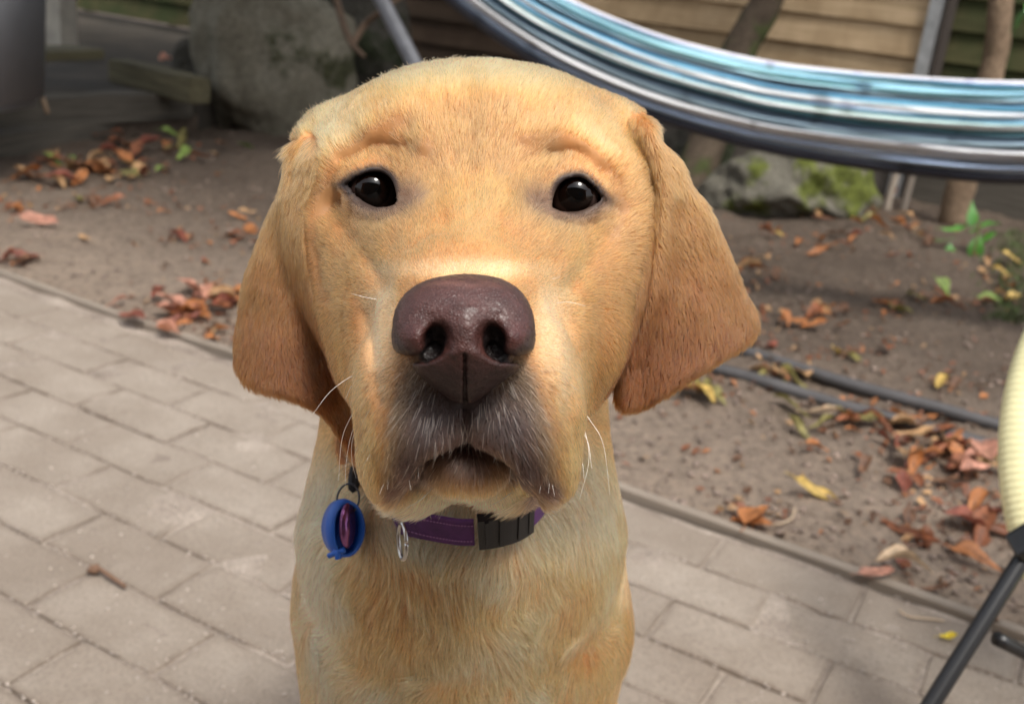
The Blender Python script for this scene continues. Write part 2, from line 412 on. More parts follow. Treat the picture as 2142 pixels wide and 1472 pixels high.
def lip_dots(px, py):
    f = np.zeros(len(px)); g = np.random.default_rng(3)
    for sx in (-1, 1):
        for r in range(5):
            for k in range(9):
                x = 975 + sx * (118 + r * 22 + k * 4) + g.normal() * 5; y = 760 + k * 24 + r * 8 + g.normal() * 6
                f = np.maximum(f, np.exp(-((px - x) ** 2 + (py - y) ** 2) / 4.5 ** 2))
    return f
def pigment(V):
    px, py = px2(V); D = -V[:, 2]; C = np.tile(np.array(GOLD), (len(V), 1))
    n1 = noise3(V, 22, 11, 3); n2 = noise3(V * np.array([1.6, .7, 1]), 55, 12, 2)
    def mixc(c, f):
        nonlocal C; f = np.clip(f, 0, 1)[:, None]; C = C * (1 - f) + np.array(c) * f
    face = D < .53
    # neck and chest: cream with tan drifts
    bodyf = np.clip((py - 880) / 120, 0, 1) * np.clip((D - .44) / .03, 0, 1)
    mixc(CREAM, bodyf * (.95 + .2 * n1))
    mixc((.52, .32, .16), bodyf * np.clip(.10 + .7 * n2 + .5 * n1, 0, .65))
    for (x, y, rx, ry, a) in ((790, 1210, 75, 110, .85), (1010, 1230, 130, 60, .5), (870, 1330, 120, 50, .5), (1200, 1330, 60, 110, .55), (900, 1180, 60, 40, .6), (1180, 1180, 40, 90, .4), (720, 1420, 60, 60, .5)):
        mixc((.38, .215, .10), bodyf * a * np.exp(-((px - x) / rx) ** 2 - ((py - y) / ry) ** 2) * np.clip(.8 + .6 * n2, 0, 1))
    for (x, y, rx, ry, a) in ((1040, 1180, 80, 35, .6), (1010, 1350, 90, 50, .6), (800, 1440, 70, 30, .8), (1100, 1450, 80, 30, .6), (1110, 1260, 60, 50, .4)):
        mixc(PALE, bodyf * a * np.exp(-((px - x) / rx) ** 2 - ((py - y) / ry) ** 2))
    mixc(PALE, bodyf * np.exp(-((px - 675) / 60) ** 2) * .9)
    mixc((.50, .27, .10), bodyf * np.clip((px - 1288) / 25, 0, 1) * .9); mixc((.50, .28, .11), bodyf * np.clip((612 - px) / 15, 0, 1) * .7)
    mixc(PALE, bodyf * np.exp(-((px - 1235) / 60) ** 2 - ((py - 950) / 150) ** 2) * .8)
    mixc(GOLD, np.clip((D - .60) / .05, 0, 1) * .9)
    mixc(PALE, np.exp(-((px - 960) / 220) ** 2 - ((py - 1055) / 60) ** 2) * (D > .395) * .9)
    for (x, y, rx, ry, c, s) in BLOBS:
        mixc(c, face * s * np.exp(-(((px - x) / rx) ** 2 + ((py - y) / ry) ** 2) ** 1.5) * (1 if c not in (LIP,) else (D < .425)))
    # ears: warmer, deepening to the tips
    eL = poly2(px, py, EARL); eR = poly2(px, py, EARR)
    ear = np.maximum((eL < 4) * (px < 745), (eR < 4) * 1.0) * (D > .452) * (D < .56)
    earf = ear * np.clip((py - 230) / 90, 0, 1)
    mixc((.36, .165, .050), earf * .85)
    mixc(EARC, earf * np.clip((py - 380) / 340 + .2 * n2, 0, 1))
    lip = lip_dots(px, py) * face * (D < .425); mixc((.14, .09, .06), lip * .75)
    for x_, y_ in ((716, 390), (1267, 420), (846, 428), (1141, 438)):
        mixc(LID, face * np.exp(-(((px - x_) / 17) ** 2 + ((py - y_) / 10) ** 2)))
    for c, poly, sx, ix, iy in ((EYEL, LIDL, -1, 848, 412), (EYER, LIDR, 1, 1135, 425)):
        s = poly2(px, py, poly)
        low = np.clip((py - (c[1] * 0 + 395)) / 40, 0, 1)
        mixc(LID, face * np.clip(1.4 - (s - 2) / (9 + 8 * low), 0, 1))
        mixc((.060, .030, .021), face * .9 * np.exp(-(((px - ix) / 26) ** 2 + ((py - iy) / 24) ** 2)))
        mixc((.15, .08, .045), face * .75 * np.exp(-(((px - ix) / 48) ** 2 + ((py - iy) / 42) ** 2)))
        mixc((.17, .095, .055), face * .6 * np.exp(-((s - 16) / 20) ** 2) * low)
    C = C * (1 + .10 * n2[:, None] + .07 * n1[:, None])
    lum = np.clip((C[:, 2] - .06) / .08, 0, 1)[:, None]; pl = np.clip((C[:, 2] - .24) / .22, 0, 1)[:, None]; C = C * (1 - lum + lum * (np.array((1.08, .755, .52)) * (1 - pl) + np.array((1.07, .83, .66)) * pl))
    C = C * (1 + bodyf[:, None] * (np.array((1.10, 1.0, 1.06)) - 1))
    C = C * (1 - earf[:, None] + earf[:, None] * (1 - (1 - np.array((.80, .72, .62))) * np.clip((py - 300) / 350, .25, 1)[:, None]))
    return np.clip(C, .01, .92)

DV = np.vstack([V1, V2]); DQ = np.vstack([Q1, Q2 + len(V1)])
_m = NT('dog_skin'); _b = _m.bsdf(Roughness=.6); _m.l(_m.attr('Col'), _b.inputs['Base Color'])
_m.l(_m.bump(_m.noise(_m.coord(), 900, 3), .25, .0004), _b.inputs['Normal'])
me = mesh('dog_body', DV, DQ)
CV = pigment(DV); set_cols(me, CV * .85)
dog = link('dog', me, None, _m.m); dog.matrix_world = CM
tag(dog, 'young yellow Labrador with brown nose sitting on the paving, looking up into the lens', 'dog')

# ---------------------------------------------------------------- coat: every hair a tapering curve
def tri_sample(V, Q, dens, g):
    T = np.vstack([Q[:, [0, 1, 2]], Q[:, [0, 2, 3]]]); A, B, C = V[T[:, 0]], V[T[:, 1]], V[T[:, 2]]
    ar = np.linalg.norm(np.cross(B - A, C - A), axis=1) / 2; wt = ar * dens[T].mean(1); n = g.poisson(wt)
    i = np.repeat(np.arange(len(T)), n); u, v = g.random(len(i)), g.random(len(i)); f = u + v > 1; u[f], v[f] = 1 - u[f], 1 - v[f]
    return A[i] + u[:, None] * (B - A)[i] + v[:, None] * (C - A)[i]
NOSEP = cpt(970, 700, .345)
DOWN = (_CI[:3, :3] @ np.array([0, 0, -1.0]))
def nrm(a): return a / (np.linalg.norm(a, axis=1)[:, None] + 1e-9)
def flow(P, N):
    px, py = px2(P); D = -P[:, 2]
    f = nrm(P - NOSEP); f[:, 2] *= .8
    # below the nose hair lies down and outwards; on cheeks it turns down
    side = np.clip((py - 640) / 200, 0, 1) * (D < .44)
    f = f + side[:, None] * nrm(np.stack([(px - 975) / 300, -np.ones(len(px)), -.4 * np.ones(len(px))], 1)) * 1.0
    ck = np.clip((np.abs(px - 985) - 230) / 120, 0, 1) * np.clip((py - 430) / 200, 0, 1)
    f = f + ck[:, None] * DOWN * .8
    bodyf = np.clip((py - 900) / 100, 0, 1) * (D > .44)
    outw = np.stack([(px - 970) / 300, np.zeros(len(px)), np.zeros(len(px))], 1)
    f = f * (1 - bodyf[:, None]) + bodyf[:, None] * (DOWN + outw * .45)
    eL = poly2(px, py, EARL); eR = poly2(px, py, EARR)
    ear = (((eL < 4) & (px < 745)) | (eR < 4)) & (D > .452) & (D < .56)
    dl = np.stack([np.where(px < 985, -.18 + .5 * np.clip((py - 600) / 300, 0, 1), .30 - .75 * np.clip((py - 600) / 260, 0, 1)), -np.ones(len(px)), np.zeros(len(px))], 1)
    f = np.where(ear[:, None], dl, f)
    nz = np.stack([noise3(P, 16, 21, 2), noise3(P, 16, 22, 2), noise3(P, 16, 23, 2)], 1)
    f = nrm(f) + nz * (.18 + .50 * bodyf[:, None])
    for c, ix, iy in ((EYEL, 860, 415), (EYER, 1125, 425)):         # whorl at the inner corners of the eyes
        wv = np.exp(-(((px - ix) / 34) ** 2 + ((py - iy) / 34) ** 2)); out = np.stack([px - ix, -(py - iy), 0 * px], 1)
        f = f + wv[:, None] * nrm(out) * 1.2
    f = f - N * (f * N).sum(1)[:, None]
    return nrm(f), ear, bodyf
def fur_len(px, py, D, ear, bodyf):
    L = .0056 + 0 * px
    L = L + .002 * np.clip((320 - py) / 150, 0, 1)
    r = np.hypot((px - 970) / 190, (py - 690) / 160); L = np.where(D < .42, np.clip(.0022 + .005 * (r - 1), .0022, .0065), L)
    L = np.where(ear, .0062, L)
    L = L + .0030 * np.clip((715 - px) / 60, 0, 1) * np.clip((350 - py) / 60, 0, 1); L = L + .0012 * np.clip((190 - py) / 50, 0, 1)
    L = L * (1 - bodyf) + bodyf * np.where(D < .48, .010, .0165)
    thr = np.exp(-((px - 960) / 240) ** 2 - ((py - 1060) / 50) ** 2) * (D > .40); L = L + .007 * thr
    for poly in (LIDL, LIDR):
        s = poly2(px, py, poly); L = L * np.clip(.35 + s / 60, .35, 1)
    return L
def no_fur(px, py, D):
    m = (poly2(px, py, LIDL) < 5) | (poly2(px, py, LIDR) < 5)
    nose = (D < .385) & (np.hypot((px - 969) / 146, (py - 672) / 100) < 1)
    phil = (D < .39) & (np.abs(px - 971) < np.interp(py, [740, 780, 850], [110, 75, 22])) & (py > 700) & (py < 850)
    return m | nose | phil
def build_fur(name, V, Q, per_cm2, g, wid=1.0, front=True, npt=5):
    N = grad(dog_sdf, V); px, py = px2(V); D = -V[:, 2]
    toc = nrm(-V); vis = np.clip((N * toc).sum(1) + .35, 0, 1); vis = np.clip(vis * 1.6, 0, 1)
    dens = per_cm2 * 1e4 * (vis if front else 1 + 0 * vis)
    cm = (D < .43); dens = dens * np.where(cm, 1.5, 1)
    bodyf = np.clip((py - 900) / 100, 0, 1) * (D > .46); dens = dens * (1 - .55 * bodyf)
    dens = dens * np.where(py > 1560, .35, 1)
    P = tri_sample(V, Q, dens, g); px, py = px2(P); D = -P[:, 2]
    P = P[~no_fur(px, py, D)]; px, py = px2(P); D = -P[:, 2]
    Nn = grad(dog_sdf, P); f, ear, bf = flow(P, Nn); L = fur_len(px, py, D, ear, bf) * g.uniform(.65, 1.2, len(P))
    C = pigment(P) * g.normal(1, .27, len(P)).clip(.35, 1.9)[:, None] * (1 + g.normal(0, .03, (len(P), 3)))
    lip_ = (C.sum(1) < .42) & (D < .425) & (py > 760) & (g.random(len(P)) < .020); C[lip_] = np.array((.60, .50, .40)) * g.uniform(.7, 1.2, lip_.sum())[:, None]; L = np.where(lip_, g.uniform(.005, .010, len(P)), L)
    cs = .0035 + .0075 * bf                                             # clumps
    key = np.floor(P / cs[:, None] + noise3(P, 60, 31, 1)[:, None] * .6).astype(np.int64)
    hh = (key[:, 0] * 73856093) ^ (key[:, 1] * 19349663) ^ (key[:, 2] * 83492791)
    hr = (np.stack([(hh >> s) & 1023 for s in (0, 7, 13)], 1) / 1023. - .5)
    f = nrm(f + hr * (.24 + .26 * bf[:, None]) + g.normal(0, .10, P.shape)); f = nrm(f - Nn * (f * Nn).sum(1)[:, None])
    lift = (.24 + .20 * g.random(len(P))) * (1 - .35 * bf) ; lift = lift + .10 * np.clip((720 - px) / 60, 0, 1) * np.clip((360 - py) / 60, 0, 1); lift = np.where((py < 200), lift + .15, lift)
    st_ = (g.random(len(P)) < .02) & (py < 330) & (px < 1000) & (D > .44); L = np.where(st_, L * 1.35, L); lift = np.where(st_, lift * 1.3, lift)
    s = np.linspace(0, 1, npt)
    pts = P[:, None, :] + L[:, None, None] * (s[None, :, None] * f[:, None, :] * .95 + (lift[:, None] * (s - .55 * s * s)[None, :])[:, :, None] * Nn[:, None, :])
    pts = pts + DOWN[None, None, :] * (bf * .10 * L)[:, None, None] * (s ** 2)[None, :, None]
    pts[:, 0] -= Nn * .0006
    n = len(P); hc = bpy.data.hair_curves.new(name); hc.add_curves([npt] * n)
    hc.attributes['position'].data.foreach_set('vector', pts.astype(np.float32).ravel()) if 'position' in hc.attributes else hc.position_data.foreach_set('vector', pts.astype(np.float32).ravel())
    base = (.000085 + .00004 * bf) * wid
    rad = base[:, None] * np.array([1, 1, .9, .65, .12])[None, :npt] if npt == 5 else base[:, None] * np.array([1, .9, .65, .12])
    ra = hc.attributes.get('radius') or hc.attributes.new('radius', 'FLOAT', 'POINT'); ra.data.foreach_set('value', rad.astype(np.float32).ravel())
    ca = hc.attributes.new('Col', 'FLOAT_COLOR', 'CURVE'); c4 = np.ones((n, 4), np.float32); c4[:, :3] = np.clip(C, .01, .92); ca.data.foreach_set('color', c4.ravel())
    print('hairs', name, n); return hc
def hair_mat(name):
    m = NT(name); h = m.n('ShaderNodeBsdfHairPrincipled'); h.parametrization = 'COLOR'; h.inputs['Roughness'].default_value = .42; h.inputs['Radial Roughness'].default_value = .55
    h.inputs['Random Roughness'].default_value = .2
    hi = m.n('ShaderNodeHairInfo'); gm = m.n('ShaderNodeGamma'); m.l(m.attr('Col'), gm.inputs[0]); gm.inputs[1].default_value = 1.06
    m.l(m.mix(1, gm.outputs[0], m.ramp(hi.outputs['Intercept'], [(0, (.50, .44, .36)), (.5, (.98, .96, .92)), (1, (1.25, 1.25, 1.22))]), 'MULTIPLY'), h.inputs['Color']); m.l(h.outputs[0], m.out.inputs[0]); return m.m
g = np.random.default_rng(5)
_t0 = _t.time()
HM = hair_mat('coat_hair')
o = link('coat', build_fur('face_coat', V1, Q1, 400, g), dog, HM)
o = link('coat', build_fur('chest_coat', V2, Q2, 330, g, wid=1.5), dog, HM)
print('fur', round(_t.time() - _t0, 1))
# ---------------------------------------------------------------- nose leather
NOUT = catmull([(819, 700), (826, 650), (850, 612), (895, 585), (970, 573), (1045, 582), (1090, 610), (1113, 650), (1120, 700), (1114, 734), (1094, 752), (1078, 778), (1042, 804), (1006, 832), (974, 846), (942, 834), (906, 808), (872, 780), (856, 756), (832, 744), (821, 722), (819, 700)], 64)[:-1]
def nose_sdf(P):
    P = P.astype(np.float32); px, py = px2(P); D = -P[:, 2]
    o = poly2(px, py, NOUT) * D / FPX
    zf = .3335 + .0075 * ((px - 970) / 150) ** 2 + .0130 * np.clip((695 - py) / 122, 0, 1.2) ** 2 + .0125 * np.clip((py - 738) / 110, 0, 1.2)
    for x in (868, 1072): zf = zf - .0030 * np.exp(-((px - x) / 34) ** 2 - ((py - 706) / 30) ** 2)
    for x in (912, 1028): zf = zf + .0030 * np.exp(-((px - x) / 30) ** 2 - ((py - 716) / 34) ** 2)
    zf = zf - .0010 * np.exp(-((px - 971) / 40) ** 2) * (py > 640) + .0010 * np.exp(-((py - 668) / 22) ** 2) * np.exp(-((np.abs(px - 970) - 70) / 50) ** 2)
    d = smax(o, (zf - D) * .8, .0075); d = smax(d, D - .372, .002)
    for sx in (-1, 1):
        h1 = ell(P, cpt(970 + sx * 56, 712, .3325), (.0043, .0058, .0115), (0, sx * -12, sx * 16))
        d = smax(d, -h1, .0022)
    b0 = d
    for sx in (-1, 1):
        sl = segdist(px, py, [(970 + sx * 62, 730), (970 + sx * 84, 747), (970 + sx * 112, 752), (970 + sx * 146, 742)]) * D / FPX - np.interp(np.abs(px - 970), [60, 90, 146], [.0026, .0015, .0006])
        d = smax(d, -np.maximum(sl, -b0 - .0030), .0020)
    gr = segdist(px, py, [(972, 742), (972, 800), (974, 870)]) * D / FPX - .0005
    return smax(d, -np.maximum(gr, -b0 - .0018), .0012)
VN, QN = nets(nose_sdf, (-.042, -.026, -.385), (.012, .026, -.322), .0006, 4)
NN = grad(nose_sdf, VN)
VN = VN + NN * (.00012 * noise3(VN, 420, 8, 2))[:, None]
px, py = px2(VN)
nc = np.tile(np.array((.080, .029, .024)), (len(VN), 1))
def nmix(c, f):
    global nc
    f = np.clip(f, 0, 1)[:, None]; nc = nc * (1 - f) + np.array(c) * f
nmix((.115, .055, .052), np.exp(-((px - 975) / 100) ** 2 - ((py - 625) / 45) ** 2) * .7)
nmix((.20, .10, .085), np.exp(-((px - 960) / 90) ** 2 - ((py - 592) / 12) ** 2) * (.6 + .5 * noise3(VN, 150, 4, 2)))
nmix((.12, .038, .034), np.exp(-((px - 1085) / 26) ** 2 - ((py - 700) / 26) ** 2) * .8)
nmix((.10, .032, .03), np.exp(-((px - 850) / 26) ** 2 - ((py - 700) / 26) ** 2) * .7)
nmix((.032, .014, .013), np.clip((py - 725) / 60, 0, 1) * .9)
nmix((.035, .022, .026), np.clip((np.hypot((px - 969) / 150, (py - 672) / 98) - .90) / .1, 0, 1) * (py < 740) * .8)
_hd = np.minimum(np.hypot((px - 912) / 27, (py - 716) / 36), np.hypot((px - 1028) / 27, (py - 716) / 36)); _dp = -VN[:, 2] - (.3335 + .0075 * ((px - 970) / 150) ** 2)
nmix((.012, .006, .006), np.clip((_dp - .0035) / .002, 0, 1) * (_hd < 1.5))  # nostril hollows: shade put into the colour, darker with depth
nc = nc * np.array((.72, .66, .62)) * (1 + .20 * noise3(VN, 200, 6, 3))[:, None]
m = NT('nose_leather'); b = m.bsdf(Roughness=.42); b.inputs['Specular IOR Level'].default_value = .38
b.inputs['Coat Weight'].default_value = .15; b.inputs['Coat Roughness'].default_value = .25
m.l(m.attr('Col'), b.inputs['Base Color'])
v = m.n('ShaderNodeTexVoronoi'); v.feature = 'DISTANCE_TO_EDGE'; v.inputs['Scale'].default_value = 900; m.l(m.coord(), v.inputs['Vector'])
bp = m.bump(m.ramp(v.outputs['Distance'], [(0, (0, 0, 0)), (.25, (1, 1, 1))]), .55, .0003); m.l(m.bump(m.noise(m.coord(), 350, 4), .5, .0006, bp), b.inputs['Normal'])
m.l(m.ramp(m.noise(m.coord(), 250, 4), [(.3, (.34,) * 3), (.7, (.58,) * 3)]), b.inputs['Roughness'])
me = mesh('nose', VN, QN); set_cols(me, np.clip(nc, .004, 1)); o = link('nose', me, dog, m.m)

# ---------------------------------------------------------------- eyes
m = NT('eye'); b = m.bsdf(Roughness=.03); b.inputs['IOR'].default_value = 1.38
m.l(m.attr('Col'), b.inputs['Base Color'])
for c, ax in ((EYEL, (-.03, .02)), (EYER, (.03, .02))):
    bm = bmesh.new(); bmesh.ops.create_uvsphere(bm, u_segments=48, v_segments=32, radius=.0112)
    to = -np.array(c, float); to /= np.linalg.norm(to); to = to + np.array([ax[0], ax[1], 0]); to /= np.linalg.norm(to)
    q = Vector(to).to_track_quat('Z', 'Y').to_matrix().to_4x4()
    for vv in bm.verts:
        if vv.co.z > .0078: 
            k = (vv.co.z - .0078) / .0034; vv.co *= 1 + .05 * k
    bm.transform(q); me = bm_mesh(bm, 'eye')
    V = np.array([vv.co for vv in me.vertices]); ang = np.arccos(np.clip(nrm(V) @ to, -1, 1)) * .0112
    C = np.tile(np.array((.05, .03, .025)), (len(V), 1)); C[ang < .0085] = (.003, .0015, .001)
    ir = (ang < .0078) & (ang > .0042); C[ir] = (.006, .0024, .0013); C[ang <= .0042] = (.001, .001, .001)
    set_cols(me, C); o = link('eye', me, dog, m.m); o.location = c

# ---------------------------------------------------------------- whiskers and stray long hairs
def strands(name, L, parent, mat, r0=.00011):
    n = [len(p) for p in L]; hc = bpy.data.hair_curves.new(name); hc.add_curves(n)
    hc.attributes['position'].data.foreach_set('vector', np.vstack(L).astype(np.float32).ravel())
    ra = hc.attributes.get('radius') or hc.attributes.new('radius', 'FLOAT', 'POINT')
    ra.data.foreach_set('value', np.concatenate([r0 * np.linspace(1, .25, k) for k in n]).astype(np.float32))
    return link(name, hc, parent, mat)
WH = []
def wh(*p): WH.append(catmull([cpt(*q) for q in p], 12))
wh((775, 770, .392), (730, 790, .39), (690, 820, .388), (655, 865, .385)); wh((772, 776, .392), (740, 800, .39), (722, 835, .388))
wh((760, 830, .395), (735, 870, .39), (715, 920, .39), (708, 1005, .39)); wh((765, 850, .395), (738, 900, .39), (725, 960, .39), (722, 1020, .39))
wh((770, 870, .393), (740, 910, .39), (736, 960, .388), (745, 1000, .388)); wh((762, 905, .393), (745, 940, .39), (750, 990, .388), (775, 1030, .388))
wh((1200, 835, .40), (1235, 880, .395), (1262, 930, .39), (1276, 1035, .39)); wh((1198, 845, .40), (1220, 890, .395), (1232, 960, .39), (1212, 1045, .39))
wh((1195, 870, .40), (1228, 920, .395), (1238, 980, .39)); wh((1195, 900, .40), (1215, 950, .395), (1222, 1000, .39))
wh((800, 628, .40), (765, 622, .40), (735, 614, .40)); wh((1125, 598, .40), (1145, 588, .40), (1172, 578, .40)); wh((1150, 635, .405), (1190, 632, .40), (1225, 640, .40))
wh((905, 1020, .385), (880, 1045, .385), (850, 1062, .385)); wh((1070, 1030, .385), (1040, 1050, .385), (1010, 1062, .385))
gg = np.random.default_rng(9)
for k in range(340):                                               # short pale bristles over the dark lips
    sx = gg.choice((-1, 1)); x = 975 + sx * gg.uniform(8, 165); y = gg.uniform(820, 905) + max(0, abs(x - 975) - 60) * .7
    if abs(x - 975) < 48: continue
    d0 = .3615 + .00004 * abs(x - 975) + .004 * ((y - 850) / 100)
    p0 = cpt(x, y, d0); 
    for _ in range(30):
        f = dog_sdf(p0[None])[0]
        if f < .0003: break
        p0 = p0 * (1 + max(f, .0004) / .36)
    l = gg.uniform(.005, .013); dr = np.array([(x - 975) / 260 + gg.normal() * .25, -1, .55]); dr /= np.linalg.norm(dr); b2 = np.array([-sx * .5 * gg.random(), -.3, -.35])
    WH.append(np.array([p0 + dr * l * t + b2 * l * t * t * .6 for t in np.linspace(0, 1, 6)]))
m = NT('whisker'); b = m.bsdf(Base_Color=(.88, .84, .78, 1), Roughness=.35)
strands('whiskers', WH, dog, m.m, .00012)

# ---------------------------------------------------------------- collar (webbing, buckle, ring) 
def strap_mat(name, col):
    m = NT(name); b = m.bsdf(Roughness=.75, Base_Color=(*col, 1)); w = m.n('ShaderNodeTexWave'); w.inputs['Scale'].default_value = 420; w.bands_direction = 'DIAGONAL'
    m.l(m.coord(), w.inputs[0]); m.l(m.bump(w.outputs['Fac'], .4, .0004), b.inputs['Normal'])
    m.l(m.ramp(m.noise(m.coord(), 120, 4), [(.3, [c * .7 for c in col]), (.7, [c * 1.25 for c in col])]), b.inputs['Base Color']); return m.m
purple = strap_mat('purple_webbing', (.085, .022, .11)); black = strap_mat('black_webbing', (.012, .012, .014))
blackp = simple('black_plastic', (.010, .010, .011), .35, bump=(300, .2, .0003)); steel = simple('steel_ring', (.55, .53, .50), .25, 1)
thread = simple('pink_thread', (.35, .16, .34), .8)
collar = empty('collar'); collar.matrix_world = CM
tag(collar, 'purple webbing collar with black buckle round the neck of the dog', 'collar')
def ribbon(P, U, wd, th):
    """flat band: centre line P, width direction U, thickness along the outward normal"""
    P = np.asarray(P); T = nrm(np.gradient(P, axis=0)); U = nrm(U - T * (U * T).sum(1)[:, None]); N = np.cross(T, U); V = []
    for i in range(len(P)):
        for a, b in ((-1, -1), (1, -1), (1, 1), (-1, 1)): V.append(P[i] + U[i] * a * wd / 2 + N[i] * b * th / 2)
    F = []
    for i in range(len(P) - 1):
        for j in range(4): k = (j + 1) % 4; F.append([i * 4 + j, i * 4 + k, i * 4 + 4 + k, i * 4 + 4 + j])
    F.append([3, 2, 1, 0]); e = (len(P) - 1) * 4; F.append([e, e + 1, e + 2, e + 3]); return V, F
CP = [(735, 937, .640), (735, 1027, .590), (800, 1072, .546), (868, 1095, .516), (925, 1107, .511), (975, 1113, .510), (1035, 1108, .511), (1085, 1093, .516), (1125, 1063, .526), (1165, 1007, .552), (1200, 947, .585), (1180, 917, .65), (980, 867, .70), (780, 887, .68), (685, 907, .64)]
CC = catmull([cpt(*p) for p in CP] + [cpt(*CP[0])], 120)
UU = np.tile(np.array([0.05, .85, .50]), (120, 1))
def sub(a, b): return CC[a:b], UU[a:b]
P_, U_ = sub(0, 43); o = link('webbing', mesh('webbing', *ribbon(P_, U_, .0150, .0022), smooth=False), collar, purple)
P_, U_ = sub(60, 120); o = link('webbing', mesh('webbing', *ribbon(P_, U_, .0150, .0022), smooth=False), collar, purple)
for off in (-.0048, .0048):                                         # stitching
    V = []; F = []
    for i in list(range(10, 42)) + list(range(61, 75)):
        a = CC[i] + UU[i] / np.linalg.norm(UU[i]) * off; b_ = a + (CC[i + 1] - CC[i]) * .6; nn = np.array([0, -.3, .9]) * .0016
        v, f = tube([a + nn, b_ + nn], .0003, 5); F += [[q + sum(len(x) for x in V) for q in ff] for ff in f]; V.append(v)
    tag(link('stitching', mesh('stitching', np.vstack(V), F), collar, thread), kind='stuff')
# side release buckle: body, prong housing, ribs
def rbox(name, c, sz, mat, parent, rot=(0, 0, 0), bev=.0012, seg=3):
    bm = bmesh.new(); bmesh.ops.create_cube(bm, size=1); bmesh.ops.scale(bm, vec=sz, verts=bm.verts)
    if bev: bmesh.ops.bevel(bm, geom=bm.edges[:], offset=bev, segments=seg, affect='EDGES', profile=.6)
    me = bm_mesh(bm, name, False); o = link(name, me, parent, mat); o.location = c; o.rotation_euler = [R(a) for a in rot]; return o
P_, U_ = sub(43, 61); link('buckle', mesh('buckle', *ribbon(P_, U_, .0175, .0062), smooth=False), collar, blackp)
for i in (45, 49, 55, 59):
    P_, U_ = CC[i:i + 2], UU[i:i + 2]; link('buckle_rib', mesh('buckle_rib', *ribbon(P_ + np.array([0, -.001, .0032]), U_, .0155, .0026), smooth=False), collar, blackp)
def ring_pts(c, ax1, ax2, n=40): 
    t = np.linspace(0, 2 * np.pi, n); return np.array([np.array(c) + np.array(ax1) * math.cos(a) + np.array(ax2) * math.sin(a) for a in t])
link('ring', mesh('ring', *tube(ring_pts(cpt(842, 1132, .514), (.0024, 0, .0045), (.0003, -.0088, 0)), .00115, 10)), collar, steel)
# ---------------------------------------------------------------- name tag in its rubber surround, hung by a cord loop and split ring
tg = empty('dog_tag'); tg.matrix_world = CM
tag(tg, 'purple metal tag in a blue rubber rim hanging beside the cheek of the dog', 'pet tag')
blue = simple('blue_rubber', (.010, .10, .46), .42, bump=(200, .1, .0004)); pm = simple('purple_metal', (.28, .11, .26), .22, .85, var=(60, .25)); dkm = simple('dark_ring', (.07, .07, .08), .3, .9)
link('cord_loop', mesh('cord_loop', *tube(catmull([cpt(748, 955, 0.559), cpt(742, 975, 0.549), cpt(737, 1000, 0.542), cpt(738, 1022, 0.538), cpt(746, 1005, 0.542), cpt(752, 975, 0.552)], 24), [.0022] * 24, 10)), tg, black)
link('split_ring', mesh('split_ring', *tube(ring_pts(cpt(728, 1043, 0.534), (.0058, .0006, .001), (0, -.0074, .0022)), .00055, 8)), tg, dkm)
# blue silencer: an open curved rim, seen obliquely (C section swept round an oval)
c0 = cpt(718, 1104, 0.532); n = 48; V = []; F = []
for i, t in enumerate(np.linspace(0, 2 * np.pi, n, endpoint=False)):
    ca, sa = math.cos(t), math.sin(t)
    rx, ry = .0074, .0140; cx = np.array([ca * rx, sa * ry, -ca * rx * .6]); wdt = .0062 - .0012 * sa
    for (u, v) in ((1.0, -1), (1.06, 0), (1.0, 1), (.88, 1), (.93, 0), (.88, -1)):
        V.append(c0 + cx * u + np.array([.62, 0.03, .78]) * v * wdt * (1 - .35 * (sa < 0) * abs(sa)))
for i in range(n):
    j = (i + 1) % n
    for k in range(6): l = (k + 1) % 6; F.append([i * 6 + k, i * 6 + l, j * 6 + l, j * 6 + k])
nb = len(V); V.append(c0 + np.array([.62, .03, .78]) * -.0040)
for i in range(n): F.append([i * 6, ((i + 1) % n) * 6, nb])
link('rubber_rim', mesh('rubber_rim', V, F), tg, blue)
V = []; F = []; bm = bmesh.new()
v, f = tube(catmull([cpt(688, 1162, 0.528), cpt(702, 1156, 0.526), cpt(722, 1149, 0.526)], 10), .0014, 10); link('rubber_toggle', mesh('rubber_toggle', v, f), tg, blue)
v, f = tube(catmull([cpt(703, 1146, 0.528), cpt(706, 1158, 0.526), cpt(708, 1168, 0.526)], 10), .0018, 10); link('rubber_toggle', mesh('rubber_toggle', v, f), tg, blue)
bm = bmesh.new(); bmesh.ops.create_cone(bm, cap_ends=True, segments=40, radius1=1, radius2=1, depth=1); bmesh.ops.scale(bm, vec=(.0062, .0112, .0022), verts=bm.verts)
bmesh.ops.bevel(bm, geom=[e for e in bm.edges if len(e.link_faces) == 2 and e.calc_face_angle(0) > 1], offset=.0007, segments=3, affect='EDGES')
bmesh.ops.rotate(bm, cent=(0, 0, 0), matrix=Matrix.Rotation(R(62), 3, 'Y'), verts=bm.verts); o = link('metal_disc', bm_mesh(bm, 'metal_disc'), tg, pm); o.location = cpt(727, 1098, 0.528)
# ================================================================ GARDEN
AE = R(-28.2); EU = Vector((math.cos(AE), math.sin(AE), 0)); EV = Vector((math.sin(AE), -math.cos(AE), 0))   # along the edging, towards the camera side
E0 = Vector((-.14, 1.645, 0))                                                     # a point of the timber edging
def above_edge(x, y): return -((x - E0.x) * EV.x + (y - E0.y) * EV.y)            # metres beyond the edging
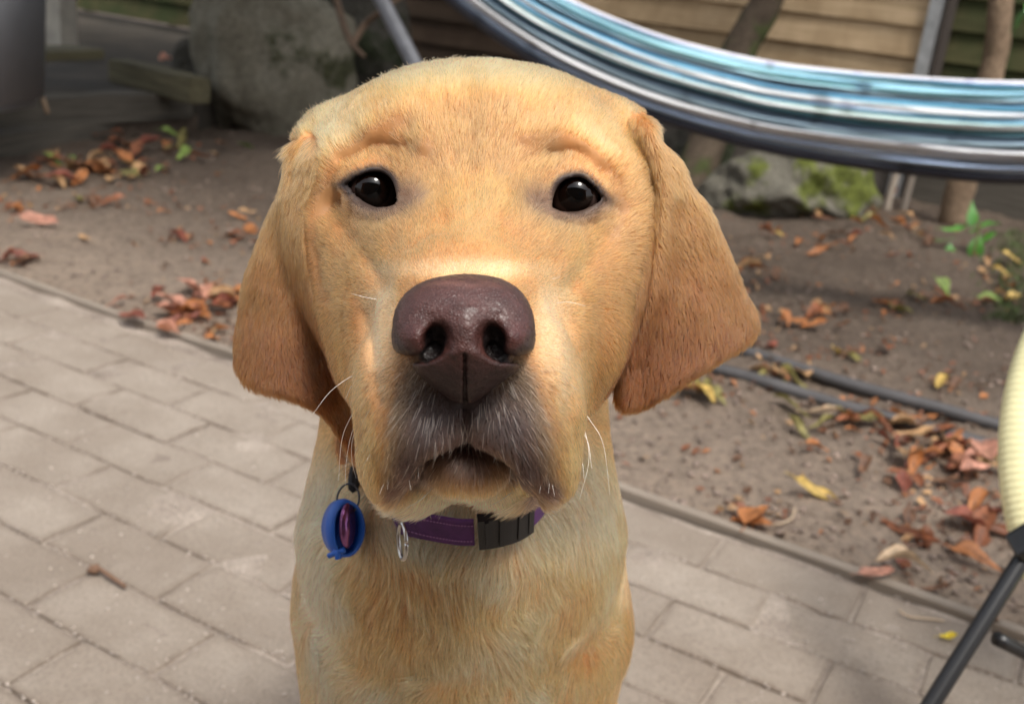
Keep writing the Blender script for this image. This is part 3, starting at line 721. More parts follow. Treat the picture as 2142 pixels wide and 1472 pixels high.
# ---- ground: soil and sand, one sheet to the horizon, finely modelled near the camera
def gh(x, y):
    P = np.stack([x, y, 0 * x], 1); e = above_edge(x, y)
    z = .012 * noise3(P, 1.1, 41, 2) + .010 * noise3(P, 5, 42, 3) + .0042 * noise3(P, 22, 43, 2)
    m = np.clip((e - .02) / .25, 0, 1); z = z * (.25 + .75 * m) + .022 * np.clip((e - .5) / .8, 0, 1)
    ter = np.clip((-(x + 1.50) - .18 * (y - 3.3)) / .04, 0, 1)
    z = np.where(e < .012, -.030, z + .001)
    return z
def grid_sheet(xs, ys, zf):
    X, Y = np.meshgrid(xs, ys, indexing='ij'); nx, ny = X.shape; Z = zf(X.ravel(), Y.ravel())
    V = np.stack([X.ravel(), Y.ravel(), Z], 1); i = np.arange(nx * ny).reshape(nx, ny)
    return V, np.stack([i[:-1, :-1].ravel(), i[1:, :-1].ravel(), i[1:, 1:].ravel(), i[:-1, 1:].ravel()], 1)
m = NT('soil'); b = m.bsdf(Roughness=.95); b.inputs['Specular IOR Level'].default_value = .2; p = m.pos()
base = m.ramp(m.noise(p, 1.6, 5, .6), [(.30, (.085, .062, .047)), (.52, (.165, .125, .095)), (.70, (.25, .195, .15))])
fine = m.ramp(m.noise(p, 55, 6, .7), [(.30, (.55, .52, .50)), (.50, (1, 1, 1)), (.72, (1.25, 1.2, 1.15))])
grit = m.ramp(m.noise(p, 320, 3, .7), [(.32, (.45, .42, .40)), (.45, (1, 1, 1)), (.62, (1, 1, 1)), (.72, (1.7, 1.6, 1.5))])
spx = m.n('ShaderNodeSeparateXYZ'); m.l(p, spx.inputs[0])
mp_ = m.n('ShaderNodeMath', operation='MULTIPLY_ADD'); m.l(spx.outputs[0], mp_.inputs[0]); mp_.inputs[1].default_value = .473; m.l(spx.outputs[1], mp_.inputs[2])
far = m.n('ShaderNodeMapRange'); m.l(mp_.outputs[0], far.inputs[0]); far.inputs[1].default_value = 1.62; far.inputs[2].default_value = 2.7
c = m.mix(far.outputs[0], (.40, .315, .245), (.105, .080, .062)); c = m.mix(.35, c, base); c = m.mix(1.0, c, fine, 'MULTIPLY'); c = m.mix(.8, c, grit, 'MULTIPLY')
m.l(c, b.inputs['Base Color']); m.l(m.bump(m.noise(p, 400, 4), .6, .003, m.bump(m.noise(p, 40, 6, .7), .9, .03)), b.inputs['Normal'])
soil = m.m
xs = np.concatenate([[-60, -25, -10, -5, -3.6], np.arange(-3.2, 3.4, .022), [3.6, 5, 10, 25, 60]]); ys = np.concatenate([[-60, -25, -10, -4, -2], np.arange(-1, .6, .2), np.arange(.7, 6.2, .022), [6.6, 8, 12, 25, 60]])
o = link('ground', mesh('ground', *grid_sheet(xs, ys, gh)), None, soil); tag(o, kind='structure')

# ---- paving: concrete pavers 200 x 100 in half bond, each one an object
m = NT('paver_concrete'); b = m.bsdf(Roughness=.9); b.inputs['Specular IOR Level'].default_value = .25; p = m.pos()
oi = m.n('ShaderNodeObjectInfo')
tone = m.ramp(oi.outputs['Random'], [(0, (.262, .215, .172)), (.5, (.30, .25, .202)), (1, (.335, .283, .232))])
c = m.mix(.6, tone, m.ramp(m.noise(p, 7, 6, .65), [(.3, (.225, .185, .15)), (.7, (.36, .31, .26))]))
c = m.mix(1., c, m.ramp(m.noise(p, 260, 5, .7), [(.30, (.60, .57, .55)), (.47, (1, 1, 1)), (.70, (1.25, 1.23, 1.2))]), 'MULTIPLY')
c = m.mix(m.ramp(m.noise(p, 38, 3, .5), [(.66, (0, 0, 0)), (.74, (.35,) * 3)]), c, (.15, .12, .10)); c = m.mix(m.ramp(m.noise(p, 3.2, 7, .7), [(.42, (0, 0, 0)), (.72, (.65,) * 3)]), c, (.20, .155, .118))
sx_ = m.n('ShaderNodeSeparateXYZ'); m.l(m.coord(), sx_.inputs[0])
def edge_(sock, half):
    a_ = m.n('ShaderNodeMath', operation='ABSOLUTE'); m.l(sock, a_.inputs[0]); r_ = m.n('ShaderNodeMapRange'); m.l(a_.outputs[0], r_.inputs[0]); r_.inputs[1].default_value = half - .011; r_.inputs[2].default_value = half; return r_.outputs[0]
mxx = m.n('ShaderNodeMath', operation='MAXIMUM'); m.l(edge_(sx_.outputs[0], .099), mxx.inputs[0]); m.l(edge_(sx_.outputs[1], .049), mxx.inputs[1])
er = m.n('ShaderNodeMath', operation='MULTIPLY'); m.l(mxx.outputs[0], er.inputs[0]); m.l(m.ramp(m.noise(p, 28, 4, .7), [(.38, (0, 0, 0)), (.62, (1, 1, 1))]), er.inputs[1])
c = m.mix(er.outputs[0], c, (.185, .145, .112))
m.l(c, b.inputs['Base Color']); m.l(m.bump(m.noise(p, 420, 6, .75), .6, .003, m.bump(m.noise(p, 60, 6, .7), .6, .007)), b.inputs['Normal'])
paver_m = m.m
m = NT('joint_sand'); b = m.bsdf(Roughness=.95); p = m.pos()
m.l(m.mix(1., m.ramp(m.noise(p, 9, 5), [(.35, (.19, .15, .12)), (.65, (.34, .285, .235))]), m.ramp(m.noise(p, 300, 4, .7), [(.3, (.5,) * 3), (.5, (1,) * 3), (.72, (1.6,) * 3)]), 'MULTIPLY'), b.inputs['Base Color'])
m.l(m.bump(m.noise(p, 350, 4), .7, .003), b.inputs['Normal']); joint_m = m.m
def edge_xy(u, v): q = E0 + EU * u + EV * v; return q
V = [edge_xy(-6, .014), edge_xy(6, .014), edge_xy(6, 8), edge_xy(-6, 8)]
xs_, ys_ = np.arange(-6, 6.01, .03), np.arange(.014, 3.0, .03)
def bedz(u, v): return -.0030 + .0033 * noise3(np.stack([u, v, 0 * u], 1), 9, 51, 3)
Vb, Fb = grid_sheet(xs_, ys_, bedz); Vb = np.stack([E0.x + Vb[:, 0] * EU.x + Vb[:, 1] * EV.x, E0.y + Vb[:, 0] * EU.y + Vb[:, 1] * EV.y, Vb[:, 2]], 1)
pav = link('pavement', mesh('pavement', Vb, Fb[:, ::-1]), None, joint_m); tag(pav, kind='structure')
def paver_mesh(seed, L=.2, W=.1):
    g = random.Random(seed); bm = bmesh.new(); bmesh.ops.create_cube(bm, size=1); bmesh.ops.scale(bm, vec=(L - .0038, W - .0038, .05), verts=bm.verts)
    for v in bm.verts: v.co.x += g.uniform(-.0012, .0012); v.co.y += g.uniform(-.0012, .0012)
    bmesh.ops.bevel(bm, geom=[e for e in bm.edges if e.verts[0].co.z > 0 and e.verts[1].co.z > 0] + [e for e in bm.edges if abs(e.verts[0].co.z - e.verts[1].co.z) > .01], offset=.0034, segments=2, affect='EDGES', profile=.5)
    for v in bm.verts: v.co.z -= .025
    return bm_mesh(bm, 'paver', False)
PM = [paver_mesh(i) for i in range(8)]
for q in PM: q.materials.append(paver_m)
AP = R(-27.4); PU = Vector((math.cos(AP), math.sin(AP), 0)); PV = Vector((math.sin(AP), -math.cos(AP), 0)); P0 = Vector((-.519, 1.239, 0))
def proj(p):
    q = CM.inverted() @ Vector(p); 
    if q.z > -.05: return None
    return 1071 + FPX * q.x / -q.z, 736 - FPX * q.y / -q.z, -q.z
cand = []
for r in range(-7, 22):
    for k in range(-22, 26):
        c_ = P0 + PU * (.2015 * (k + (.5 if r % 2 == 0 else 0) + .5) - .1007) + PV * (.1 * r + .05)
        if above_edge(c_.x, c_.y) > -.058: continue
        q = proj(c_); seen = q is not None and -130 < q[0] < 2270 and -50 < q[1] < 1600
        cand.append((0 if seen else 1, q[2] if q else 9 + c_.length, c_))
cand.sort(key=lambda t: t[:2]); gr = random.Random(4); restV = []; restF = []
for i, (s_, dd, c_) in enumerate(cand):
    rz = AP + gr.gauss(0, .006); z = gr.gauss(0, .0011); tx, ty = gr.gauss(0, .006), gr.gauss(0, .006)
    if s_ == 0 and i < 298:
        o = bpy.data.objects.new('paver', PM[gr.randrange(8)]); COL.objects.link(o); o.parent = pav; o.location = (c_.x, c_.y, z); o.rotation_euler = (tx, ty, rz)
    else:
        M_ = Matrix.Translation((c_.x, c_.y, z)) @ Matrix.Rotation(rz, 4, 'Z'); me_ = PM[i % 8]; n0 = len(restV)
        restV += [tuple(M_ @ v.co) for v in me_.vertices]; restF += [[n0 + j for j in p_.vertices] for p_ in me_.polygons]
o = link('paver_field', mesh('paver_field', restV, restF, False), pav, paver_m); tag(o, kind='stuff')
# grit and tiny stones lying in the joints and along the edging
gg = np.random.default_rng(12); V = []; F = []
ico = bmesh.new(); bmesh.ops.create_icosphere(ico, subdivisions=1, radius=1); icoV = np.array([v.co for v in ico.verts]); icoF = np.array([[v.index for v in f.verts] for f in ico.faces]); ico.free()
def scatter(n, pts, s0, s1, zf):
    Vs = []; Fs = []
    for i in range(n):
        s = s0 * (s1 / s0) ** gg.random(); x, y = pts(i); k = icoV * gg.uniform(.6, 1.3, icoV.shape[0])[:, None] * np.array([1, gg.uniform(.6, 1), .6]) * s
        a = gg.uniform(0, 6.28); k = np.stack([k[:, 0] * math.cos(a) - k[:, 1] * math.sin(a), k[:, 0] * math.sin(a) + k[:, 1] * math.cos(a), k[:, 2]], 1)
        Vs.append(k + np.array([x, y, zf(x, y) + s * .35])); Fs.append(icoF + 12 * i)
    return np.vstack(Vs), np.vstack(Fs)
def on_pave(i):
    while True:
        px_, py_ = gg.uniform(-50, 2200), gg.uniform(560, 1560); q = gpt(px_, py_)
        if above_edge(q.x, q.y) < -.02:
            if gg.random() < .55:                                  # most of it collects in the joints
                r_ = (q - P0).dot(PV) / .1; q = q + PV * (.1 * (round(r_) - r_) + gg.normal() * .003)
            return q.x, q.y
grit_m = simple('grit', (.42, .36, .31), .8, var=(30, .5))
V, F = scatter(1600, on_pave, .0009, .0028, lambda x, y: 0); o = link('grit', mesh('grit', V, F), None, grit_m); tag(o, 'pale grit and sand grains strewn over the paving joints', 'grit', kind='stuff')
def on_bed(i):
    while True:
        px_, py_ = gg.uniform(-50, 2200), gg.uniform(290, 1340); q = gpt(px_, py_)
        if above_edge(q.x, q.y) > .02 and q.y < 4.4: return q.x, q.y
V, F = scatter(3000, on_bed, .0014, .0085, lambda x, y: float(gh(np.array([x]), np.array([y]))[0]))
o = link('soil_crumbs', mesh('soil_crumbs', V, F), None, simple('crumb', (.20, .15, .12), .95, var=(25, .6))); tag(o, 'small crumbs of soil and bark over the sandy bed', 'soil crumbs', kind='stuff')

# ---- timber edging board
m = NT('grey_timber'); b = m.bsdf(Roughness=.85); c = m.coord(); g1 = m.noise(m.mapping(c, (2, 60, 60)), 3, 5, .6)
m.l(m.mix(.5, m.ramp(g1, [(.3, (.13, .105, .08)), (.7, (.30, .255, .205))]), m.ramp(m.noise(c, 4, 4), [(.3, (.16, .13, .10)), (.7, (.27, .22, .175))])), b.inputs['Base Color']); m.l(m.bump(g1, .5, .002), b.inputs['Normal']); timber = m.m
t = empty('garden_edging', (E0.x, E0.y, 0), AE); tag(t, 'thin weathered timber edging between the paving and the sandy bed', 'garden edging')
def warp_board(x0, x1, th, z0, z1, amp, seed, n=30):
    V = []; F = []
    for i, x in enumerate(np.linspace(x0, x1, n)):
        w_ = amp * math.sin(x * 2.1 + seed) + amp * .4 * math.sin(x * 5.3 + seed * 2); tz = .003 * math.sin(x * 3 + seed)
        for (a, z) in ((-th / 2, z0), (th / 2, z0), (th / 2, z1 + tz - .002), (th / 2 - .002, z1 + tz), (-th / 2 + .002, z1 + tz), (-th / 2, z1 + tz - .002)): V.append((x, a + w_, z))
    for i in range(n - 1):
        for j in range(6): k = (j + 1) % 6; F.append([i * 6 + j, i * 6 + k, i * 6 + 6 + k, i * 6 + 6 + j][::-1])
    F.append(list(range(6))); F.append([(n - 1) * 6 + j for j in range(6)][::-1]); return V, F
for i, (a, b_) in enumerate(((-5, -2.2), (-2.195, .28), (.285, 3.2))): link('board', mesh('board', *warp_board(a, b_, .019, -.06, .012, .006, i), smooth=False), t, timber)

# ---- two dark pipes lying along the bed
pipe_m = simple('pipe_grey', (.062, .058, .058), .55, var=(8, .35), bump=(90, .2, .001))
for (A, B, z, lab) in (((1462, 712), (2480, 1002), .020, 'upper of two dark grey pipes lying on the leafy bed, farther from the paving'), ((1428, 755), (2480, 1046), .014, 'lower of two dark grey pipes lying on the leafy bed, nearer the paving')):
    a, b_ = gpt(*A, z), gpt(*B, z); P = [a.lerp(b_, k) + Vector((0, .006 * math.sin(k * 9), .002 * math.sin(k * 14))) for k in np.linspace(0, 1, 24)]
    o = link('pipe', mesh('pipe', *tube(P, .0140, 14)), None, pipe_m); tag(o, lab, 'pipe', 'pipes along the bed')

# ---- boulders
def boulder(name, c, r, seed, mat, lab, rot=0, rough=.22, sub=5, flat=None):
    bm = bmesh.new(); bmesh.ops.create_icosphere(bm, subdivisions=sub, radius=1); V = np.array([v.co for v in bm.verts]); 
    n = noise3(V, .45, seed, 2) * rough + noise3(V, 1.6, seed + 1, 3) * rough * .35 + noise3(V, 6, seed + 2, 2) * rough * .07
    fac = np.random.default_rng(seed); 
    for k in range(9):                                              # broken faces
        d = fac.normal(size=3); d /= np.linalg.norm(d); h = fac.uniform(.62, .88); s_ = V @ d; V = V - np.outer(np.maximum(s_ - h, 0) * .85, d)
    V = V * (1 + n)[:, None] * np.array(r)
    for v, q in zip(bm.verts, V): v.co = q
    bmesh.ops.rotate(bm, cent=(0, 0, 0), matrix=Matrix.Rotation(rot, 3, 'Z'), verts=bm.verts)
    o = link(name, bm_mesh(bm, name), None, mat); o.location = c; tag(o, lab, 'boulder'); return o
def rock_mat(name, lo, hi, moss, mossamt, topmoss=False):
    m = NT(name); b = m.bsdf(Roughness=.92); b.inputs['Specular IOR Level'].default_value = .25; c = m.coord()
    rk = m.mix(1, m.ramp(m.noise(c, 4, 6, .65), [(.3, lo), (.7, hi)]), m.ramp(m.noise(c, 60, 5, .7), [(.3, (.6,) * 3), (.5, (1,) * 3), (.7, (1.35,) * 3)]), 'MULTIPLY')
    mm = m.ramp(m.noise(c, 5.5, 6, .62), [(.5 - mossamt, (0, 0, 0)), (.58 - mossamt, (1, 1, 1))])
    mc = m.ramp(m.noise(c, 50, 5), [(.3, [x * .5 for x in moss]), (.7, [x * 1.5 for x in moss])])
    m.l(m.mix(mm, rk, mc), b.inputs['Base Color']); m.l(m.bump(m.noise(c, 45, 6, .7), .8, .012, m.bump(mm, .5, .01)), b.inputs['Normal']); return m.m
rkA = rock_mat('rock_olive', (.14, .125, .090), (.26, .24, .185), (.070, .072, .038), -.06)
rkB = rock_mat('rock_dark', (.040, .036, .029), (.085, .078, .062), (.030, .036, .018), .0)
rkC = rock_mat('rock_mossy', (.085, .078, .062), (.18, .165, .13), (.095, .110, .022), .02)
q = gpt(545, 292); boulder('boulder', (q.x, q.y + .20, .24), (.31, .26, .46), 3, rkA, 'tall grey green boulder standing behind the left ear of the dog', .3)
q = gpt(665, 285); boulder('boulder', (q.x + .06, q.y + .62, .24), (.24, .24, .42), 8, rkB, 'dark boulder behind and to the right of the tall grey green boulder', .9)
q = gpt(375, 250); boulder('boulder', (q.x + .02, q.y + .30, .08), (.16, .15, .27), 14, rkB, 'small dark rock wedged left of the tall grey green boulder', .9)
q = gpt(1655, 478); boulder('boulder', (q.x, q.y + .25, .08), (.33, .26, .24), 21, rkC, 'low boulder covered in bright moss under the hammock', .1)
q = gpt(1500, 405); boulder('boulder', (q.x - .06, q.y + .40, .06), (.18, .16, .20), 27, rkB, 'dark rock beside the tree trunk left of the mossy boulder', .4)

# ---- timber sleepers, planter box, post on the left
m = NT('old_sleeper'); b = m.bsdf(Roughness=.9); c = m.coord(); g1 = m.noise(m.mapping(c, (1.5, 30, 30)), 3, 6, .6)
m.l(m.ramp(g1, [(.3, (.050, .043, .034)), (.7, (.115, .100, .078))]), b.inputs['Base Color']); m.l(m.bump(g1, .6, .005), b.inputs['Normal']); sleeper_m = m.m
m = NT('mossy_timber'); b = m.bsdf(Roughness=.9); c = m.coord(); g1 = m.noise(m.mapping(c, (1.5, 20, 20)), 3, 6, .6)
m.l(m.ramp(g1, [(.3, (.060, .052, .028)), (.7, (.135, .118, .064))]), b.inputs['Base Color']); m.l(m.bump(g1, .6, .005), b.inputs['Normal']); mossy_m = m.m
def beam(name, A, B, wd, z0, z1, mat, lab, cat, side=1, bev=.006):
    A = Vector(A); B = Vector(B); d = B - A; L = Vector((d.x, d.y, 0)).length; a = math.atan2(d.y, d.x)
    bm = bmesh.new(); bmesh.ops.create_cube(bm, size=1); bmesh.ops.scale(bm, vec=(L, wd, z1 - z0), verts=bm.verts)
    bmesh.ops.bevel(bm, geom=bm.edges[:], offset=bev, segments=2, affect='EDGES'); bmesh.ops.subdivide_edges(bm, edges=[e for e in bm.edges if abs(e.verts[0].co.x - e.verts[1].co.x) > L * .5], cuts=12)
    for v in bm.verts:
        k = noise3(np.array([[v.co.x, v.co.y * 3, v.co.z * 3]]), 2.5, 77, 2)[0]; v.co.z += .004 * k; v.co.y += .003 * k
    o = link(name, bm_mesh(bm, name, False), None, mat); mid = (A + B) / 2; nrm_ = Vector((-math.sin(a), math.cos(a), 0)) * side * wd / 2
    o.location = (mid.x + nrm_.x, mid.y + nrm_.y, (z0 + z1) / 2); o.rotation_euler = (0, 0, a)
    if lab: tag(o, lab, cat)
    return o
A, B = gpt(-420, 424), gpt(412, 266); beam('timber_sleeper', A, B, .10, -.03, .085, sleeper_m, 'lower dark timber sleeper stepping up from the sandy bed on the left', 'sleeper')
A2, B2 = gpt(-420, 290, .085), gpt(405, 241, .085); beam('timber_sleeper', A2, B2, .10, .07, .165, sleeper_m, 'upper dark timber sleeper in front of the grey bin', 'sleeper')
# terrace soil between and behind the sleepers
tv = [A + Vector((0, .03, 0)), B + Vector((0, .03, 0)), B2 + Vector((0.0, .05, 0)), A2 + Vector((0, .05, 0))]
def slab(name, pts, z0, z1, mat, kind='structure'):
    n = len(pts); V = [(p.x, p.y, z0) for p in pts] + [(p.x, p.y, z1) for p in pts]; F = [list(range(n))[::-1], [n + i for i in range(n)]] + [[i, (i + 1) % n, n + (i + 1) % n, n + i] for i in range(n)]
    o = link(name, mesh(name, V, F, False), None, mat); tag(o, kind=kind); return o
dark_soil = simple('dark_terrace_soil', (.045, .036, .026), .95, var=(5, .5), bump=(60, .6, .01))  # darker soil tone for the upper terrace
slab('terrace', tv, -.02, .078, soil)
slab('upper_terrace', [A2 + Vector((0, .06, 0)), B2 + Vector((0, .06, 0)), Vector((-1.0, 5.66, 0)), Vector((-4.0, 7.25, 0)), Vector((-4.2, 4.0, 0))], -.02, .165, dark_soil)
# crossing old timbers behind
a, b_ = gpt(40, 112, .30), gpt(222, 106, .30); beam('old_timber', a, b_, .14, .265, .30, mossy_m, 'short mossy timber lying in front of the white post', 'timber')
a, b_ = gpt(224, 118, .26), gpt(398, 196, .20); beam('old_timber', a, b_, .09, .165, .250, mossy_m, 'mossy timber slanting down towards the tall boulder', 'timber')
# grey bin
bin_m = simple('bin_plastic', (.150, .155, .165), .55, var=(3, .18)); q = gpt(-108, 248, .165)
t = empty('storage_bin', (q.x - .03, q.y + .02, .182), AE + R(20)); tag(t, 'big grey plastic bin standing on the timber step at the left edge', 'bin')
bm = bmesh.new(); bmesh.ops.create_cube(bm, size=1); bmesh.ops.scale(bm, vec=(.48, .38, .60), verts=bm.verts)
for v in bm.verts: k = 1 + .06 * (v.co.z / .30); v.co.x *= k; v.co.y *= k; v.co.z += .32
bmesh.ops.bevel(bm, geom=[e for e in bm.edges if abs(e.verts[0].co.z - e.verts[1].co.z) > .1] + [e for e in bm.edges if e.verts[0].co.z < .1 and e.verts[1].co.z < .1], offset=.03, segments=4, affect='EDGES')
link('bin_body', bm_mesh(bm, 'bin_body'), t, bin_m)
for x in (-.16, .0, .16): rbox('rib', (x, -.196, .33), (.022, .012, .50), bin_m, t, rot=(3.5, 0, 0), bev=.004)
rbox('lid', (0, 0, .635), (.54, .44, .035), bin_m, t, bev=.012)
for x in (-.18, .18): rbox('foot', (x, -.13, .012), (.06, .05, .03), bin_m, t, bev=.006)

# ---- fence: horizontal boards between galvanised posts
FP = Vector((1.70, 4.24, 0)); FN = Vector((-EV.x, -EV.y, 0))                                   # plane of the fence, parallel to the edging
def fpt(px_, py_): return vpt(px_, py_, FP, FN)
def fu(p): return (Vector(p) - FP).dot(EU)
def fence_mat(name, lo, hi, moss=None):
    m = NT(name); b = m.bsdf(Roughness=.88); b.inputs['Specular IOR Level'].default_value = .25; c = m.coord(); oi = m.n('ShaderNodeObjectInfo')
    off = m.n('ShaderNodeVectorMath', operation='ADD'); m.l(c, off.inputs[0]); m.l(oi.outputs['Random'], off.inputs[1])
    g1 = m.noise(m.mapping(off.outputs[0], (1.2, 26, 26)), 2.5, 6, .62, .4)
    col = m.mix(1, m.ramp(g1, [(.3, lo), (.7, hi)]), m.ramp(oi.outputs['Random'], [(0, (.78, .78, .76)), (1, (1.12, 1.1, 1.08))]), 'MULTIPLY')
    col = m.mix(.5, col, m.mix(1, col, m.ramp(m.noise(m.mapping(off.outputs[0], (1, .5, .5)), 7, 3), [(.35, (.62, .58, .52)), (.6, (1.1, 1.1, 1.1))]), 'MULTIPLY'))
    if moss: col = m.mix(m.ramp(m.noise(c, 4, 5), [(.4, (0, 0, 0)), (.6, (.8,) * 3)]), col, moss)
    m.l(col, b.inputs['Base Color']); m.l(m.bump(g1, .4, .003), b.inputs['Normal']); return m.m
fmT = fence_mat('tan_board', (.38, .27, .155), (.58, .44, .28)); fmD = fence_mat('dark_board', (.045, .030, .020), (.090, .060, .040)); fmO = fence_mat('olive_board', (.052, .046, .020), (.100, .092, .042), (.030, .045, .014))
post_u = fu(fpt(1962, 80)); pu2 = fu(fpt(135, 50))
plinth_m = simple('plinth', (.115, .098, .082), .9, var=(5, .35), bump=(60, .4, .004))
# board pitch from the photograph: a joint at (1770, 100)
zj = fpt(1770, 100).z; BH = .118
def panel(u0, u1, mat, lab, pitch=BH, zoff=zj, z1=1.72, tint=None):
    mid = FP + EU * ((u0 + u1) / 2); t = empty('fence', (mid.x, mid.y, 0), AE); tag(t, lab, 'fence', 'fences along the back'); L = u1 - u0
    k0 = math.ceil((.20 - zoff) / pitch); bmx = None; k = k0; gq = random.Random(int(u0 * 100))
    pl = rbox('plinth', (0, .012, .065), (L, .045, .26), plinth_m if mat is fmT else sleeper_m, t, bev=.004)
    while zoff + k * pitch < z1:
        z = zoff + (k + .5) * pitch
        if bmx is None:
            bm = bmesh.new(); bmesh.ops.create_cube(bm, size=1); bmesh.ops.scale(bm, vec=(L, .015, pitch + .010), verts=bm.verts); bmesh.ops.bevel(bm, geom=bm.edges[:], offset=.0025, segments=1, affect='EDGES')
            for v in bm.verts: v.co.y += .020 * (v.co.z / pitch)
            bmx = bm_mesh(bm, 'board', False); bmx.materials.append(mat)
        o = bpy.data.objects.new('board', bmx); COL.objects.link(o); o.parent = t; o.location = (0, gq.uniform(-.002, .002), z); o.rotation_euler = (0, gq.gauss(0, .0012), 0); k += 1
    for x in (-L * .17, L * .22): rbox('batten', (x, .035, .95), (.07, .03, 1.5), mat, t, bev=.003)
    return t
W_ = 1.60
panel(post_u + .035, post_u + .035 + W_, fmO, 'olive stained fence panel right of the galvanised post')
panel(post_u - .035 - W_, post_u - .035, fmT, 'tan timber fence panel above the hammock, left of the galvanised post')
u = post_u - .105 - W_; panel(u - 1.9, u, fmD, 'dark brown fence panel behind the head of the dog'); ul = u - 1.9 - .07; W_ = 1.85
panel(ul - W_, ul, fmO, 'mossy dark fence panel between the white post and the tall boulder'); panel(ul - .07 - 2 * W_, ul - .07 - W_, fmO, 'mossy dark fence panel behind the grey bin')
galv = simple('galvanised', (.42, .43, .43), .45, .55, var=(14, .3)); whitep = simple('white_post_paint', (.40, .37, .31), .7, var=(9, .25), bump=(40, .2, .003)); dweb = simple('post_web', (.07, .055, .045), .7)
def steel_post(u_, lab, mat=galv):
    q = FP + EU * u_; t = empty('fence_post', (q.x, q.y, 0), AE); tag(t, lab, 'fence post')
    rbox('flange', (0 - .028, -.036, .87), (.050, .006, 1.76), mat, t, bev=.001, rot=(0, 0, 0)); rbox('flange', (.006, .036, .87), (.09, .006, 1.76), mat, t, bev=.001)
    rbox('web', (0.010, 0, .87), (.006, .066, 1.76), dweb, t, bev=.001); rbox('front_lip', (.030, -.030, .87), (.030, .010, 1.76), dweb, t, bev=.001); return t
steel_post(post_u, 'galvanised steel fence post right of the tan fence panel')
for i, u_ in enumerate((post_u - .07 - 1.60,)): steel_post(u_, 'steel fence post between the tan and the dark brown fence panels')
t = empty('white_post', (gpt(137, 108, .165).x, gpt(137, 108, .165).y - .05, .165), AE); tag(t, 'pale painted post standing between the grey bin and the boulder', 'post')
rbox('post_shaft', (0, 0, .60), (.125, .09, 1.2), whitep, t, bev=.006); rbox('post_strip', (-.05, -.048, .60), (.022, .012, 1.2), whitep, t, bev=.003)

# ---- trees: two trunks in view, a third added unseen for shade; crowns overhead
bark_d = rock_mat('bark_dark', (.045, .032, .022), (.10, .075, .052), (.055, .065, .022), -.04); bark_t = rock_mat('bark_tan', (.14, .095, .060), (.27, .19, .125), (.12, .11, .05), -.12)
leafg = NT('tree_leaf'); b = leafg.bsdf(Roughness=.5); oi = leafg.n('ShaderNodeTexNoise'); oi.inputs['Scale'].default_value = 6; leafg.l(leafg.pos(), oi.inputs[0])
leafg.l(leafg.ramp(oi.outputs[0], [(.3, (.025, .05, .012)), (.7, (.07, .12, .028))]), b.inputs['Base Color']); leafg = leafg.m
def crown_mesh(centre, rad, n, size, seed):
    g = np.random.default_rng(seed); cl = g.normal(size=(40, 3)); cl = cl / np.linalg.norm(cl, axis=1)[:, None] * (g.random((40, 1)) ** .4) * np.array(rad)
    c = cl[g.integers(0, 40, n)] + g.normal(size=(n, 3)) * np.array(rad) * .20 + np.array(centre); a = nrm(g.normal(size=(n, 3)) + np.array([0, 0, -.3])); b = nrm(np.cross(a, g.normal(size=(n, 3)))); s = size * g.uniform(.6, 1.3, (n, 1)); nn = np.cross(a, b)
    V = np.stack([c - a * s, c - b * s * .42 + nn * s * .1, c + a * s, c + b * s * .42 + nn * s * .1], 1).reshape(-1, 3); return V, np.arange(4 * n).reshape(n, 4)
def tree(P, rad, mat, lab, cc, cr, n, seed, cat='tree', sz=.06):
    b0 = Vector(P[0]); t = empty('tree', (b0.x, b0.y, 0)); tag(t, lab, cat); Q = np.array([list(Vector(p) - Vector((b0.x, b0.y, 0))) for p in P]); Q = catmull(Q, 40)
    rr = np.interp(np.linspace(0, 1, 40), np.linspace(0, 1, len(rad)), rad); V, F = tube(Q, rr, 18); V = np.array(V); ctr_ = np.repeat(Q, 18, 0); V = ctr_ + (V - ctr_) * (1 + .14 * noise3(V, 5, seed, 3))[:, None]
    link('trunk', mesh('trunk', V, F), t, mat); c0 = Q[-1]
    for k in range(4):
        a = k * 1.6 + seed; e = c0 + np.array([math.cos(a) * cr[0] * .6, math.sin(a) * cr[1] * .6, cr[2] * (.2 + .2 * k)]); st = Q[-1 - 3 * k]
        link('limb', mesh('limb', *tube(catmull([st, (st + e) / 2 + np.array([0, 0, .08]), e], 10), np.linspace(rad[-1] * .7, .008, 10), 8)), t, mat)
    o = link('crown', mesh('crown', *crown_mesh(Vector(cc) - Vector((b0.x, b0.y, 0)), cr, n, sz, seed), smooth=False), t, leafg); return t
g0 = gpt(1432, 425); tree([(g0.x, g0.y, -.05), wpt(1450, 380, g0.y + .15), wpt(1545, 110, g0.y + .25), wpt(1610, -20, g0.y + .28), wpt(1640, -250, g0.y + .3), wpt(1600, -700, g0.y + .35)], (.085, .075, .068, .062, .05, .04), bark_d, 'dark mossy tree trunk in front of the tan fence panel', (g0.x - .5, g0.y - .1, 2.5), (1.5, 1.1, .6), 3800, 5)
g0 = gpt(1992, 478); tree([(g0.x, g0.y, -.03), wpt(2008, 400, g0.y - .05), wpt(2072, 165, g0.y - .14), wpt(2095, 0, g0.y - .22), wpt(2125, -300, g0.y - .30), wpt(2160, -700, g0.y - .40)], (.055, .047, .044, .040, .032, .026), bark_t, 'slim pale brown tree stem right of the galvanised post', (g0.x + .3, g0.y + .6, 2.7), (1.2, .9, .6), 2400, 9)
